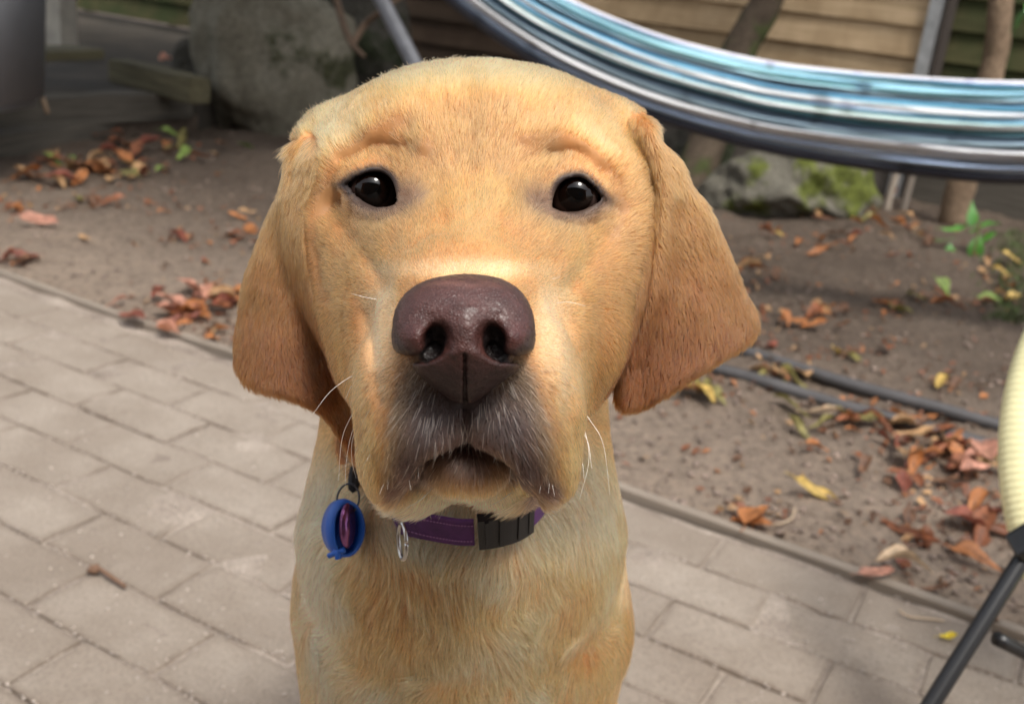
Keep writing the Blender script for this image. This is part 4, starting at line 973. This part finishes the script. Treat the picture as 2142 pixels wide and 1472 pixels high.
g0 = Vector((-2.6, 5.5, 0)); tree([(-2.6, 5.6, 0), (-2.55, 5.6, .8), (-2.4, 5.5, 1.6), (-2.3, 5.4, 2.2)], (.09, .08, .07, .05), bark_d, 'unseen tree added behind the grey bin, its crown shading the left corner', (-2.0, 3.55, 2.0), (1.8, 1.5, .55), 9000, 15)  # third tree is unseen, its crown added to darken the left corner

# ---- leaning pole, dry branches, stakes
pole_m = simple('pole_steel', (.21, .215, .235), .5, .3, var=(20, .2))
def rod(name, P, rad, mat, lab=None, cat=None, seg=12, parent=None, n=24, group=None):
    o = link(name, mesh(name, *tube(catmull([list(p) for p in P], n), rad if np.isscalar(rad) else np.interp(np.linspace(0, 1, n), np.linspace(0, 1, len(rad)), rad), seg)), parent, mat)
    if lab: tag(o, lab, cat, group)
    return o
rod('leaning_pole', [wpt(700, -190, 3.55), wpt(845, 92, 3.45), wpt(1010, 410, 3.3)], .026, pole_m, 'grey metal pole leaning behind the head of the dog', 'pole')
br_m = simple('dry_branch', (.13, .085, .055), .85, var=(20, .3), bump=(70, .5, .003))
t = empty('dry_branch'); tag(t, 'forked dry brown branch hanging left of the leaning pole', 'branch')
rod('twig', [wpt(690, -60, 3.9), wpt(712, 30, 3.9), wpt(735, 90, 3.85), wpt(762, 118, 3.8)], [.014, .013, .012, .006], br_m, parent=t); rod('twig', [wpt(738, 92, 3.85), wpt(765, 50, 3.85), wpt(800, 22, 3.8), wpt(860, -20, 3.8)], [.013, .012, .010, .007], br_m, parent=t)
rod('dry_stalk', [wpt(-60, -20, 3.0), wpt(10, 22, 3.05), wpt(40, 55, 3.1), wpt(62, 120, 3.15), wpt(100, 238, 3.2)], [.009, .009, .008, .007, .007], simple('pale_stalk', (.24, .17, .11), .8), 'pale dry stalk bent over in front of the grey bin', 'stalk')
for (x0, y0, x1, y1, lab) in ((1868, 462, 1880, 360, 'left of two pale wooden stakes at the foot of the fence'), (1905, 455, 1920, 360, 'right of two pale wooden stakes at the foot of the fence')):
    a = gpt(x0, y0); rod('stake', [a + Vector((0, .1, -.05)), a + Vector((.01, .12, .12)), a + Vector((.03, .13, .34))], .014, simple('stake_wood', (.36, .30, .24), .8), lab, 'stake', group='stakes at the fence foot', seg=8)

# ---- hammock: striped cloth gathered into folds
HP = [(560, -520, 3.5), (760, -250, 3.25), (930, -90, 3.05), (1110, 42, 2.85), (1320, 143, 2.68), (1555, 213, 2.55), (1745, 246, 2.47), (1950, 268, 2.42), (2142, 279, 2.38), (2400, 268, 2.36), (2700, 190, 2.38), (3000, 40, 2.45)]
HC = catmull([list(wpt(*p)) for p in HP], 220); HT = nrm(np.gradient(HC, axis=0)); camp = np.array([0, 0, CAMH])
toC = nrm(camp - HC); HUp = nrm(np.cross(toC, HT)); HUp *= np.sign(HUp[:, 2])[:, None]; toC = np.cross(HT, HUp); toC *= np.sign((toC * (camp - HC)).sum(1))[:, None]
LB, BL, TL, NV, WH_, MINT, GY, VI = (.26, .48, .64), (.13, .33, .52), (.07, .22, .27), (.028, .052, .085), (.55, .56, .58), (.42, .58, .54), (.22, .29, .31), (.12, .16, .34)
STR = [(0, (.66, .66, .74)), (.035, (.50, .48, .66)), (.055, BL), (.085, MINT), (.10, TL), (.125, LB), (.165, (.30, .58, .78)), (.20, GY), (.235, NV), (.27, BL), (.30, (.10, .32, .40)), (.32, WH_), (.355, (.66, .64, .74)), (.385, BL), (.41, TL), (.43, MINT), (.475, (.62, .72, .66)), (.50, TL), (.53, (.02, .05, .06)), (.55, NV), (.58, (.18, .26, .34)), (.64, GY), (.665, NV), (.69, WH_), (.73, (.60, .60, .60)), (.775, (.66, .64, .66)), (.80, (.10, .13, .17)), (.825, (.26, .33, .46)), (.865, (.36, .46, .60)), (.885, (.10, .11, .14)), (.93, (.02, .02, .03)), (1.0, (.02, .02, .03))]
sp = np.array([s[0] for s in STR]); sc = np.array([s[1] for s in STR])
FC = np.array([.035, .135, .19, .285, .335, .385, .455, .53, .61, .715, .83, .93])              # fold ridges, down the bundle
FH = np.array([.012, .024, .016, .012, .022, .016, .026, .010, .016, .028, .020, .012])
NSx = 190; s_ = np.linspace(0, 1, NSx); V = []; Cc = []
for i in range(220):
    u_ = i / 219; dr = .016 * np.sin(u_ * 7 + np.arange(12) * 2.1) + .009 * np.sin(u_ * 19 + np.arange(12) * 1.3); fc = FC + dr; Wd = .228 * (.82 + .18 * np.clip((u_ - .2) / .5, 0, 1)) * (1 - .35 * np.clip((.2 - u_) / .2, 0, 1))
    prof = np.zeros(NSx)
    for a, h in zip(fc, FH): prof = np.maximum(prof, (h + .006) * np.sqrt(np.clip(1 - ((s_ - a) / .044) ** 2, 0, 1)) )
    prof = prof + .0035 * np.sin(s_ * 62 + 3 * np.sin(u_ * 9)) + .0028 * noise3(np.stack([s_ * 9, 0 * s_ + u_ * 16, 0 * s_], 1), 1.0, 83, 3) + .045 * np.sqrt(np.clip(1 - (2 * s_ - 1) ** 2, 0, 1)) + .0025 * np.sin(s_ * 90 + u_ * 30)
    up_ = (.5 - s_) * Wd
    V.append(HC[i] + HUp[i] * up_[:, None] + toC[i] * prof[:, None])
    ss = np.clip(s_ - .6 * np.interp(s_, fc, dr), 0, 1); cc_ = np.stack([np.interp(ss, sp, sc[:, k]) for k in range(3)], 1)
    Cc.append(cc_ * (1 + .10 * np.sin(s_ * 400 + u_ * 5) + .16 * noise3(np.stack([s_ * 30, 0 * s_ + u_ * 2.5, 0 * s_], 1), 1.0, 71, 3))[:, None])
    bk = np.linspace(1, 0, 14)[1:-1]; V.append(HC[i] + HUp[i] * ((.5 - bk) * Wd)[:, None] - toC[i] * (.05 * np.sqrt(1 - (2 * bk - 1) ** 2))[:, None]); Cc.append(np.tile((.25, .35, .42), (12, 1)))
V = np.vstack(V); Cc = np.vstack(Cc); K = NSx + 12; i_, j_ = np.meshgrid(np.arange(219), np.arange(K), indexing='ij'); j2 = (j_ + 1) % K
F = np.stack([(i_ * K + j_).ravel(), (i_ * K + j2).ravel(), ((i_ + 1) * K + j2).ravel(), ((i_ + 1) * K + j_).ravel()], 1)
blot = noise3(V, 7, 61, 4); Cc = Cc * (1 - .45 * np.clip((blot - .75) * 3, 0, 1))[:, None]
m = NT('hammock_cloth'); b = m.bsdf(Roughness=.92); b.inputs['Specular IOR Level'].default_value = .15; b.inputs['Sheen Weight'].default_value = .15; m.l(m.attr('Col'), b.inputs['Base Color']); wv_ = m.n('ShaderNodeTexWave'); wv_.inputs['Scale'].default_value = 110; wv_.inputs['Distortion'].default_value = 3; m.l(m.coord(), wv_.inputs[0]); m.l(m.bump(m.noise(m.coord(), 160, 5, .7), .9, .006, m.bump(wv_.outputs['Fac'], .4, .003)), b.inputs['Normal'])
me = mesh('hammock', V, F); set_cols(me, np.clip(Cc * 1.5 + .012, .004, .86)); o = link('hammock', me, None, m.m); tag(o, 'blue and white striped hammock gathered into folds above the mossy boulder', 'hammock')

# ---- garden chair at the right edge: pale yellow corded hoop on black legs
yel = simple('yellow_cord', (.74, .70, .40), .45, var=(40, .06)); blk = simple('black_steel', (.012, .012, .013), .35, .0, bump=(150, .15, .0005))
hc_ = wpt(2548, 930, 1.06); t = empty('garden_chair', (hc_.x, hc_.y, 0)); tag(t, 'round garden chair with pale yellow cord rim and black legs at the right edge', 'chair')
off = Vector((hc_.x, hc_.y, 0)); ax1 = (wpt(2146, 922, 1.06) - hc_); ax2 = (wpt(2530, 480, 1.16) - hc_)
n = 900; V = []; F = []
for i in range(n):
    a = 2 * math.pi * i / n; ctr_ = Vector(hc_) + ax1 * math.cos(a) + ax2 * math.sin(a) - off; tn = (-ax1 * math.sin(a) + ax2 * math.cos(a)).normalized(); nn = ax1.cross(ax2).normalized(); bb = tn.cross(nn)
    r_ = .0265 + .0011 * abs(math.sin(i * math.pi / 4)) - .0006
    for k in range(12): th = k * math.pi / 6; V.append(ctr_ + (nn * math.cos(th) * .8 + bb * math.sin(th)) * r_)
for i in range(n):
    for k in range(12): F.append([i * 12 + k, i * 12 + (k + 1) % 12, ((i + 1) % n) * 12 + (k + 1) % 12, ((i + 1) % n) * 12 + k])
link('seat_rim', mesh('seat_rim', V, F), t, yel)
mid = Vector(hc_) - off - ax1.cross(ax2).normalized() * (.10 if ax1.cross(ax2).dot(Vector((0, 0, CAMH)) - hc_) > 0 else -.10)
for k in range(40):
    a = 2 * math.pi * k / 40; e = Vector(hc_) + ax1 * math.cos(a) * .97 + ax2 * math.sin(a) * .97 - off; rod('cord', [e, e.lerp(mid, .5) + (mid - Vector(hc_) + off) * .15, mid], .0035, yel, seg=6, parent=t, n=8)
j0 = wpt(2150, 1150, .985) - off; lg = gpt(1905, 1560, 0); lz = wpt(1930, 1500, .955) - off
d_ = (lz - j0); k_ = j0.z / -d_.z if d_.z else 1; foot = j0 + d_ * min(k_, 3) 
rod('leg', [j0 + (j0 - lz) * .12, j0, lz, foot], .0082, blk, seg=12, parent=t); rbox('joint', j0 + Vector((.004, 0, .004)), (.040, .030, .030), blk, t, rot=(20, 35, 20), bev=.006)
c0 = wpt(2085, 1335, .972) - off; c1 = wpt(2400, 1490, 1.05) - off; rod('cross_bar', [c0, (c0 + c1) / 2, c1], .0068, blk, parent=t)
for (dx, dy) in ((.42, -.12), (.40, .26)): rod('leg', [mid + Vector((dx * .3, dy * .3, -.02)), Vector((j0.x + dx, j0.y + dy, .1)), Vector((j0.x + dx * 1.1, j0.y + dy * 1.1, 0))], .0082, blk, parent=t)
rod('seat_strut', [j0, mid.lerp(j0, .5), mid, mid + Vector((.2, .1, 0))], .0082, blk, parent=t)
# ---- fallen leaves, one object each
def leaf_mesh(seed, col, L=.07, W=.026, curl=.5, bend=.3):
    g = np.random.default_rng(seed); nx, ny = 9, 5; V = []; C = []
    for i in range(nx):
        s = i / (nx - 1); w_ = W / 2 * (math.sin(math.pi * min(1, s * .97 + .03) ** .85) ** .8 if 0 < s < 1 else .04)
        for j in range(ny):
            t_ = j / (ny - 1) * 2 - 1; ang = t_ * curl * (1 + .4 * math.sin(s * 5 + seed)); r_ = w_ / max(curl, .05)
            y = r_ * math.sin(ang); z = r_ * (1 - math.cos(ang)) + bend * L * .5 * (math.sin(s * math.pi * 1.1 + seed) * .35) + .0012 * g.normal()
            V.append((L * (s - .5) + .0008 * g.normal(), y + .12 * L * math.sin(s * 3 + seed) * .3, z)); f = 1 + .25 * g.normal() - (.25 if j == 2 else 0); C.append(np.array(col) * max(.35, f))
    F = [[i * ny + j, (i + 1) * ny + j, (i + 1) * ny + j + 1, i * ny + j + 1] for i in range(nx - 1) for j in range(ny - 1)]
    n0 = len(V); V += [(-L * .5 - .018, .001, .002), (-L * .5 - .018, -.001, .002), (-L * .5, -.001, .003), (-L * .5, .001, .003)]; F.append([n0, n0 + 1, n0 + 2, n0 + 3]); C += [np.array(col) * .6] * 4
    V = np.array(V); V[:, 2] -= V[:, 2].min(); me = mesh('fallen_leaf', V, F); set_cols(me, np.clip(np.array(C), .005, .9)); return me
m = NT('dry_leaf'); b = m.bsdf(Roughness=.55); b.inputs['Specular IOR Level'].default_value = .4
m.l(m.mix(1, m.attr('Col'), m.ramp(m.noise(m.coord(), 70, 4), [(.3, (.6, .55, .5)), (.7, (1.3, 1.25, 1.2))]), 'MULTIPLY'), b.inputs['Base Color']); m.l(m.bump(m.noise(m.coord(), 180, 3), .3, .002), b.inputs['Normal'])
tr = m.n('ShaderNodeBsdfTranslucent'); m.l(m.attr('Col'), tr.inputs[0]); mx = m.n('ShaderNodeMixShader'); mx.inputs[0].default_value = .22; m.l(b.outputs[0], mx.inputs[1]); m.l(tr.outputs[0], mx.inputs[2]); m.l(mx.outputs[0], m.out.inputs[0]); leaf_m = m.m
PAL = {'orange': (.40, .165, .060), 'rust': (.25, .095, .045), 'brown': (.16, .085, .050), 'tan': (.46, .29, .15), 'red': (.23, .075, .050), 'olive': (.22, .20, .065), 'green': (.20, .30, .07), 'yellow': (.55, .40, .12), 'pink': (.52, .27, .20), 'cream': (.62, .48, .33)}
LM = {}
for ci, (cn, cv) in enumerate(PAL.items()):
    for v_ in range(5):
        LM[cn, v_] = leaf_mesh(ci * 10 + v_, cv, random.uniform(.06, .095), random.uniform(.026, .044), random.uniform(.5, 1.5), random.uniform(.1, .8)); LM[cn, v_].materials.append(leaf_m)
def zat(x, y): 
    if above_edge(x, y) < 0: return .003
    return float(gh(np.array([x]), np.array([y]))[0]) + .002
def put_leaf(px_, py_, cn, lab, group=None, sc=1.0, rz=None, Z=None, tilt=None, lift=0.0):
    q = gpt(px_, py_, 0.02 if Z is None else Z); z = (zat(q.x, q.y) if Z is None else Z) + lift
    o = bpy.data.objects.new('fallen_leaf', LM[cn, random.randrange(5)]); COL.objects.link(o); o.location = (q.x, q.y, z)
    o.rotation_euler = (random.gauss(0, .28) if tilt is None else tilt[0], random.gauss(0, .28) if tilt is None else tilt[1], random.uniform(0, 6.28) if rz is None else rz); o.scale = (sc,) * 3
    o.location.z += .006 * sc; tag(o, lab, 'leaf', group); return o
WARM = ['orange', 'orange', 'rust', 'rust', 'brown', 'brown', 'tan', 'tan', 'red']; MIX = WARM + ['olive', 'yellow', 'green']
CL = [  # px, py, spread x, spread y, count, palette, where
 (285, 335, 85, 26, 36, MIX, 'in the heap below the lower timber sleeper'), (130, 358, 55, 12, 14, WARM, "left of the heap below the sleeper"),
 (272, 372, 28, 12, 5, ['yellow', 'olive', 'tan'], "before the heap below the sleeper"), (510, 470, 28, 26, 6, WARM, 'on the sand left of the left ear'), (360, 434, 30, 6, 3, WARM, 'on the bare sand below the tall boulder'),
 (190, 422, 42, 5, 7, ['brown', 'rust', 'olive'], "in the thin sand row at left"), (375, 494, 20, 6, 3, ['brown', 'red'], 'on the dark hollow of the sand'), (30, 425, 14, 6, 2, WARM, 'at the far left on the sand'), (25, 540, 20, 6, 3, ['red', 'brown'], 'beside the edging at the far left'),
 (395, 650, 66, 24, 30, ['orange', 'rust', 'red', 'pink', 'orange'], "in the pile against the edging"), (465, 615, 26, 12, 8, ['orange', 'tan', 'rust'], "behind the pile at the edging"), (445, 690, 22, 10, 4, ['orange', 'rust'], 'at the edging just left of the ear'),
 (1740, 500, 100, 28, 24, MIX, "in front of the mossy boulder"), (1870, 470, 50, 26, 14, WARM, 'under the two pale stakes'), (1690, 672, 42, 12, 11, WARM, "in the right bed clump"), (1865, 655, 40, 12, 7, ['orange', 'olive', 'rust'], "right of the right bed clump"),
 (2085, 605, 34, 26, 11, MIX, 'around the seedling at the right edge'), (1988, 795, 26, 14, 5, ['yellow', 'tan', 'brown'], 'just above the upper pipe'), (1785, 745, 40, 8, 5, ['yellow', 'olive', 'rust'], 'against the back of the upper pipe'), (1590, 565, 24, 16, 5, WARM, 'beside the right ear on the dark soil'),
 (1650, 782, 36, 7, 6, ['rust', 'olive', 'tan'], 'lying between the two pipes'), (1930, 868, 60, 8, 6, ['tan', 'orange', 'brown'], 'between the pipes near the chair'), (1480, 812, 44, 9, 11, ['rust', 'olive', 'yellow', 'brown'], 'below the tip of the right ear'),
 (1790, 868, 44, 14, 10, ['orange', 'rust', 'olive'], 'against the lower pipe'), (1920, 935, 62, 24, 24, WARM, "in the drift left of the chair"), (2030, 965, 44, 26, 18, MIX + ['pink', 'green'], "in the drift touching the chair"), (2050, 1075, 28, 26, 8, ['orange', 'rust', 'red'], 'on the sand under the chair rim'),
 (1925, 1100, 24, 16, 3, ['brown', 'rust'], 'on the sand left of the chair joint'), (1570, 1078, 30, 9, 4, ['orange', 'orange', 'rust'], "on sand right of the dog's chest"), (205, 240, 26, 3, 4, ['rust', 'tan', 'orange'], 'on the terrace between the sleepers'), (390, 195, 16, 16, 4, ['orange', 'brown', 'rust'], 'wedged beside the tall boulder'),
 (1975, 640, 20, 8, 3, ['orange', 'rust'], 'right of the clump, before the seedling'), (1580, 700, 26, 8, 3, ['brown', 'red'], 'beside the tip of the right ear'),
]
CN = {'orange': 'orange', 'rust': 'rust brown', 'brown': 'dark brown', 'tan': 'tan', 'red': 'dark red', 'olive': 'olive', 'green': 'green', 'yellow': 'yellow', 'pink': 'pinkish', 'cream': 'cream'}
random.seed(21)
for (x, y, sx, sy, n, pal, where) in CL:
    for k in range(n):
        cn = random.choice(pal); tz = None
        if 'terrace' in where: tz = .085
        put_leaf(random.gauss(x, sx * .85), random.gauss(y, sy * .90), cn, f'{CN[cn]}|{where}', f'leaves {where}', random.uniform(.50, 1.10) * (1.3 if y < 400 else 1), Z=tz, lift=random.uniform(0, .012) if n > 9 else 0)
ORD = ['second', 'third', 'fourth', 'fifth', 'sixth', 'seventh', 'eighth', 'ninth', 'tenth', 'eleventh', 'twelfth']
bylab = {}
for o in list(COL.objects):
    l = o.get('label')
    if l and '|' in l: bylab.setdefault(l, []).append(o)
for l, os_ in bylab.items():
    cn, where = l.split('|'); os_.sort(key=lambda o: proj(o.location)[0])
    for i, o in enumerate(os_):
        n_ = len(os_); pre = f'the only {cn} leaf' if n_ == 1 else (f'leftmost {cn} leaf' if i == 0 else f'rightmost {cn} leaf' if i == n_ - 1 else f'{ORD[i - 1]} {cn} leaf from left')
        o['label'] = ' '.join((pre + ' ' + where).split()[:40])
    if len(o['label'].split()) > 16: print('LONG', o['label'])
put_leaf(515, 312, 'green', 'fresh green leaf lying alone beside the tall boulder', sc=1.0, rz=.6)
put_leaf(360, 302, 'green', 'broad green leaf on top of the heap below the sleeper', sc=1.1, rz=.3, lift=.02)
put_leaf(135, 250, 'green', 'small pale green leaf on the terrace in front of the bin', sc=.8, rz=.8, Z=.085)
put_leaf(285, 236, 'olive', 'long olive leaf on the terrace, right of the small leaf heap', sc=1.2, rz=.1, Z=.085)
put_leaf(85, 470, 'pink', 'long curled pink and yellow leaf on the sand at the left', sc=1.5, rz=-.1)
put_leaf(175, 496, 'tan', 'small tan leaf on the sand below the long curled leaf', sc=.6)
put_leaf(430, 540, 'red', 'small red leaf alone on the dark hollow of the sand', sc=.6)
put_leaf(240, 628, 'pink', 'pinkish leaf fragment left of the pile against the edging', sc=.6)
put_leaf(1970, 602, 'green', 'bright yellow green leaf on the soil below the seedling', sc=1.0, rz=-.7)
put_leaf(2120, 562, 'yellow', 'broad yellow leaf at the right edge of the bed', sc=1.4, rz=.1)
put_leaf(1715, 856, 'cream', 'pale cream leaf leaning on the lower pipe', sc=1.0, rz=-.35)
put_leaf(1655, 848, 'olive', 'mottled olive leaf left of the cream leaf at the lower pipe', sc=1.1, rz=-.7)
put_leaf(1710, 932, 'orange', 'lone orange leaf on the sand below the cream leaf', sc=.75, rz=.2)
put_leaf(1800, 948, 'rust', 'small rust leaf right of the lone orange leaf', sc=.5)
put_leaf(1705, 1026, 'yellow', 'long curled yellow and brown leaf in the middle of the sand', sc=1.15, rz=.02)
put_leaf(1925, 1000, 'rust', 'rust leaf just below the thick drift', sc=.6)
put_leaf(1835, 1195, 'pink', 'pink curled leaf resting on the edging, left one of the pair', sc=.7, rz=.0, lift=.01)
put_leaf(1890, 1192, 'cream', 'pale pink leaf with upturned rim resting on the edging', sc=1.0, rz=.1, lift=.012)
put_leaf(1925, 1215, 'red', 'dull red leaf tucked under the pale pink leaf', sc=.75, rz=-.5)
put_leaf(1960, 1218, 'brown', 'crumpled dark brown leaf right of the dull red leaf', sc=.6)
put_leaf(2028, 1253, 'brown', 'dark brown shrivelled leaf near the chair leg', sc=.55, rz=-.2)
put_leaf(2088, 1280, 'orange', 'small orange leaf beside the black chair leg', sc=.45)
put_leaf(2008, 1140, 'orange', 'short orange leaf above the long one near the chair joint', sc=.6, rz=-.9)
put_leaf(2050, 1163, 'orange', 'long orange leaf pointing at the chair joint', sc=.9, rz=-.5)
put_leaf(1890, 1155, 'red', 'tiny red leaf on the sand above the edging', sc=.35)
put_leaf(345, 132, 'pink', 'pale pink leaf caught on the slanting mossy timber', sc=1.0, rz=1.2, Z=.27)
o = put_leaf(1990, 1311, 'yellow', 'small bright yellow petal on the paving beside the edging', sc=.32); 
me_ = leaf_mesh(91, (.80, .60, .04), .05, .040, .9, .5); me_.materials.append(leaf_m); o.data = me_; o.scale = (.45,) * 3; o['category'] = 'petal'; o.name = 'fallen_petal'
tw = simple('twig_brown', (.16, .09, .055), .85); twp = simple('twig_pale', (.42, .32, .22), .85)
def twig(P, r_, mat, lab): rod('twig', [gpt(x, y, z) for x, y, z in P], r_, mat, lab, 'twig', seg=7, n=14)
t = empty('seed_twig', gpt(200, 1190)); tag(t, 'brown twig with a dry seed head lying in a paving joint', 'twig'); q0 = gpt(200, 1190)
rod('stalk', [gpt(205, 1186, .010) - q0, gpt(232, 1205, .008) - q0, gpt(262, 1226, .006) - q0], [.0022, .003, .0022], tw, parent=t, seg=7)
bm = bmesh.new(); bmesh.ops.create_icosphere(bm, subdivisions=2, radius=.008)
for v in bm.verts: v.co *= random.uniform(.6, 1.25); v.co.z *= .7
o = link('seed_head', bm_mesh(bm, 'seed_head'), t, tw); o.location = gpt(196, 1188, .008) - q0
twig([(1618, 1098, .012), (1645, 1090, .010), (1658, 1080, .014), (1662, 1062, .018)], .0016, twp, 'pale thin stalk on the sand right of the orange leaves')
twig([(1880, 1275, .006), (1900, 1288, .006), (1930, 1292, .005), (1975, 1297, .004)], .0014, twp, 'thin pale stalk on the paving left of the yellow petal')
# ---- seedling, upper leaves, low ground cover at the right
m = NT('glossy_green'); b = m.bsdf(Roughness=.28); c = m.coord(); m.l(m.ramp(m.noise(c, 20, 3), [(.3, (.045, .15, .022)), (.7, (.11, .28, .05))]), b.inputs['Base Color']); glossy = m.m
def blade(L, W, seed):
    me = leaf_mesh(seed, (.1, .3, .05), L, W, .35, .5); me.name = 'leaf'; me.materials.append(glossy); return me
g0 = gpt(2030, 552); t = empty('seedling', g0); tag(t, 'young seedling with glossy green leaves at the foot of the slim tree', 'plant')
rod('stem', [Vector((0, 0, 0)), Vector((0, 0, .06)), Vector((-.005, 0, .13))], .0035, tw, parent=t, seg=7)
for (x, y, L, rx, ry, rz) in ((2030, 447, .085, 0, -75, 100), (2042, 515, .095, 0, -80, 80), (1985, 527, .07, 0, -70, 95), (2060, 482, .10, 10, -25, -25), (1995, 480, .09, 15, -10, 10), (2062, 505, .08, 0, 30, 200), (1975, 505, .06, 0, 10, 150)):
    o = link('leaf', blade(L, L * .42, x), t, None); o.location = wpt(x, y, (CM.inverted() @ g0).z * -1 + .01) - g0; o.rotation_euler = (R(rx), R(ry), R(rz))
g0 = wpt(2150, 30, 3.4); t = empty('leafy_shoot', g0); tag(t, 'green leaves of a shoot hanging at the upper right corner', 'plant')
rod('stem', [Vector((.08, 0, .3)), Vector((.03, 0, .12)), Vector((0, 0, 0))], .004, tw, parent=t, seg=6)
for k in range(5): o = link('leaf', blade(.08, .032, 300 + k), t); o.location = (.012 * k - .01, 0, .03 * k - .02); o.rotation_euler = (R(20 * k), R(-60 + 30 * k), R(60 * k))
gg = np.random.default_rng(33); V = []; F = []
for k in range(700):
    x = 2120 + gg.normal() * 28; y = 560 + gg.random() * 190 - 60; q = gpt(x, y); z = zat(q.x, q.y); a = gg.uniform(0, 6.28); h = gg.uniform(.008, .030); l = np.array([math.cos(a), math.sin(a), 0]) * gg.uniform(.002, .012); w_ = np.array([-math.sin(a), math.cos(a), 0]) * .0022
    b0 = np.array([q.x, q.y, z]); n0 = len(V); V += [b0 - w_, b0 + w_, b0 + l * .6 + w_ * .8 + [0, 0, h * .7], b0 + l + [0, 0, h], b0 + l * .6 - w_ * .8 + [0, 0, h * .7]]; F.append([n0, n0 + 1, n0 + 2, n0 + 3, n0 + 4])
o = link('moss_patch', mesh('moss_patch', V, F, False), None, simple('weed_green', (.07, .10, .025), .7, var=(12, .4))); tag(o, 'patch of mossy weeds at the right edge of the bed', 'weeds', kind='stuff')

# crumbled leaf litter between the leaves
V = []; F = []; Cl = []; gg = np.random.default_rng(44); keys = [PAL[k] for k in ('orange', 'rust', 'brown', 'tan', 'brown', 'rust')]
for k in range(2300):
    if gg.random() < .62: c_ = CL[gg.integers(len(CL))]; x, y = gg.normal(c_[0], c_[2] * 1.7), gg.normal(c_[1], c_[3] * 1.8)
    else: x, y = gg.uniform(1250, 2200) if gg.random() < .7 else gg.uniform(-40, 560), gg.uniform(330, 1300)
    q = gpt(x, y, .01)
    if y < 300 or above_edge(q.x, q.y) < -.01 + .03 * (gg.random() < .9) or q.y > 4.1: continue
    z = zat(q.x, q.y) + .001; s = gg.uniform(.003, .013); a = gg.uniform(0, 6.28); t_ = gg.normal(size=3) * .35; d1 = np.array([math.cos(a), math.sin(a), t_[0]]) * s; d2 = np.array([-math.sin(a), math.cos(a), t_[1]]) * s * gg.uniform(.3, .8)
    c0_ = np.array([q.x, q.y, z + s * .35]); n0 = len(V); V += [c0_ - d1, c0_ - d2 * .9, c0_ + d1 * .8, c0_ + d2 + [0, 0, s * .3]]; F.append([n0, n0 + 1, n0 + 2]); F.append([n0, n0 + 2, n0 + 3]); Cl += [np.array(keys[gg.integers(6)]) * gg.uniform(.6, 1.1)] * 4
me = mesh('leaf_litter', V, F, False); set_cols(me, np.clip(np.array(Cl), .01, .9)); o = link('leaf_litter', me, None, leaf_m); tag(o, 'crumbled bits of dry leaf scattered over the bed', 'leaf litter', kind='stuff')
# ---- unseen brick wall with overhang, added to cut front sky and eye reflections
brick_m = simple('sky_block_brick', (.20, .12, .085), .9, var=(6, .3))
t = empty('sky_block_house', (0, -3.0, 0)); tag(t, 'unseen brick wall added behind the camera to block front sky light', 'sky_block_house')
rbox('wall', (0, 0, 1.65), (9, .2, 3.3), brick_m, t, bev=.005); rbox('sky_block_eaves', (0, .30, 3.36), (9.6, .9, .12), simple('eaves_white', (.6, .6, .58), .6), t, bev=.01)
rbox('window', (1.6, .11, 1.5), (1.4, .03, 1.1), simple('window_glass', (.05, .06, .07), .08), t, bev=.004)
